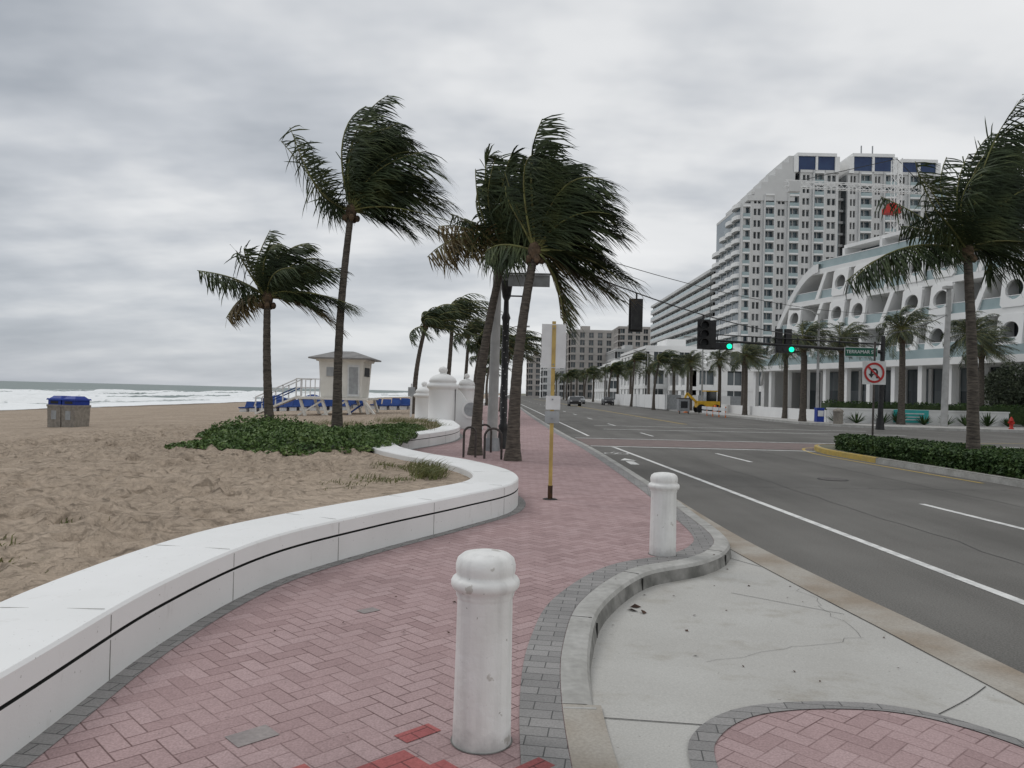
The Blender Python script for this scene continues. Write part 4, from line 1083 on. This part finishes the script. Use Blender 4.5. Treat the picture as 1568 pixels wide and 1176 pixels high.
b.beam((x-1.1,y,1.2),(x-2.2,y,2.2),.2,.25,'machine_yellow'); b.beam((x-2.2,y,2.2),(x-2.7,y,.9),.2,.2,'machine_yellow'); b.box((x-2.7,y,.6), (.5,1.6,.6), 'machine_yellow')
b.obj('wheel_loader')
b = MB(); x, y = 17.8, 80
b.box((x,y,.95), (1.1,1.1,1.3), 'steel'); b.box((x,y-.56,1.0), (.7,.02,.7), 'dark'); b.box((x,y,1.64), (1.2,1.2,.1), 'darksteel')
for q in (-.45,.45): b.box((x+q,y-.45,.2), (.1,.1,.3), 'darksteel')
b.obj('utility_cabinet')
for x, y, k in ((20.6,78,'orange'),(19.9,88,'orange'),(20.2,92,'orange')):
    b = MB(); b.lathe((x,y,.02), [(.3,0),(.3,.05),(.2,.06),(.17,.4),(.16,.6),(.13,1.0),(.06,1.03),(.001,1.04)], k, 12); b.lathe((x,y,.02), [(.178,.42),(.168,.56)], 'signwhite', 12); b.obj('traffic_barrel')
b = MB()
for i in range(4): b.box((19.2,70+i*2.2,.75), (.08,2.0,.3), 'signwhite'); b.box((19.2,70+i*2.2,.35), (.07,2.0,.25), 'signwhite'); b.beam((19.2,69.1+i*2.2,0),(19.2,69.1+i*2.2,1.0),.08,.08,'orange')
b.obj('construction_barrier')
b = MB()
for x, y in [(1.02,6.25),(1.1,6.2),(1.06,6.35)]+[(R.uniform(.7,3),R.uniform(4,8.5)) for _ in range(26)]+[(R.uniform(-2,.2),R.uniform(3.5,9)) for _ in range(14)]:
    on = x > kerbX(y)+.2; z = apz(x,y) if on else .155
    s_ = R.uniform(.008,.022) if not (.95 < x < 1.15 and 6.1 < y < 6.4) else .05
    a = R.random()*6; d = V((math.cos(a),math.sin(a),0))*s_; e = V((-d.y,d.x,0))*.5
    p_ = V((x,y,z+.006)); b.add([p_-d,p_+e+V((0,0,s_*.4)),p_+d,p_-e], [(0,1,2,3)], 'debris')
b.obj('fallen_leaves')

# ---------------------------------------------------------------- world
w = bpy.data.worlds.new('World'); scene.world = w; w.use_nodes = True; n = w.node_tree; n.nodes.clear()
out = n.nodes.new('ShaderNodeOutputWorld')
SE, SR = math.radians(50), math.radians(-60)
sky = n.nodes.new('ShaderNodeTexSky'); sky.sky_type = 'NISHITA'; sky.sun_disc = False; sky.sun_elevation = SE; sky.sun_rotation = SR
bg1 = n.nodes.new('ShaderNodeBackground'); bg1.inputs[1].default_value = .08; L(n, sky.outputs[0], bg1.inputs[0])
tc = n.nodes.new('ShaderNodeTexCoord'); sp = n.nodes.new('ShaderNodeSeparateXYZ'); L(n, tc.outputs['Generated'], sp.inputs[0])
mth = lambda op, a, b_=None, c_=None: mathn(n, op, a, b_, c_)
zc = mth('MAXIMUM', sp.outputs['Z'], 0.); zd = mth('ADD', zc, .22)
cx = mth('DIVIDE', sp.outputs['X'], zd); cy = mth('DIVIDE', sp.outputs['Y'], zd)
cb = n.nodes.new('ShaderNodeCombineXYZ'); L(n, cx, cb.inputs[0]); L(n, cy, cb.inputs[1])
n1 = noise_n(n, cb.outputs[0], 1.15, 5, .52)
mp2 = n.nodes.new('ShaderNodeMapping'); mp2.inputs['Scale'].default_value = (.6,1.3,1); mp2.inputs['Location'].default_value = (3.1,1.7,0); L(n, cb.outputs[0], mp2.inputs[0])
n2 = noise_n(n, mp2.outputs[0], 2.0, 4, .5)
s1 = mth('ADD', mth('MULTIPLY', n1, .6), mth('MULTIPLY', n2, .4))
s2 = mth('ADD', s1, mth('MULTIPLY', sp.outputs['X'], .16))
col = ramp(n, s2, [(.34, (.40,.43,.47)), (.44, (.57,.595,.63)), (.54, (.80,.81,.82)), (.66, (.88,.885,.89))])
hz_ = n.nodes.new('ShaderNodeMapRange'); L(n, zc, hz_.inputs[0]); hz_.inputs[1].default_value = 0.; hz_.inputs[2].default_value = .18; hz_.inputs[3].default_value = .6; hz_.inputs[4].default_value = 0.
xr = n.nodes.new('ShaderNodeMapRange'); L(n, sp.outputs['X'], xr.inputs[0]); xr.inputs[1].default_value = -.55; xr.inputs[2].default_value = .05
hcol = mix(n, xr.outputs[0], (.44,.48,.54), (.80,.82,.83))
col = mix(n, hz_.outputs[0], col, hcol)
bg2 = n.nodes.new('ShaderNodeBackground'); bg2.inputs[1].default_value = 1.0; L(n, col, bg2.inputs[0])
ms = n.nodes.new('ShaderNodeMixShader'); ms.inputs[0].default_value = .94
L(n, bg1.outputs[0], ms.inputs[1]); L(n, bg2.outputs[0], ms.inputs[2]); L(n, ms.outputs[0], out.inputs[0])

sl = bpy.data.lights.new('sun', 'SUN'); sl.energy = .9; sl.angle = math.radians(30); sl.color = (1,.98,.95)
so = bpy.data.objects.new('sun', sl); scene.collection.objects.link(so)
dirv = V((math.sin(SR)*math.cos(SE), math.cos(SR)*math.cos(SE), math.sin(SE)))
so.rotation_euler = dirv.to_track_quat('Z','Y').to_euler()

# ---------------------------------------------------------------- camera
cam = bpy.data.cameras.new('camera'); cam.sensor_width = 36; cam.lens = 27.1; cam.clip_end = 20000; cam.clip_start = .05
co = bpy.data.objects.new('camera', cam); scene.collection.objects.link(co)
mt = Matrix.Rotation(math.radians(90.68), 4, 'X') @ Matrix.Rotation(math.radians(1.4), 4, 'Z')
mt.translation = V((0,0,1.75)); co.matrix_world = mt; scene.camera = co
scene.view_settings.view_transform = 'Standard'; scene.view_settings.look = 'None'; scene.view_settings.exposure = 0
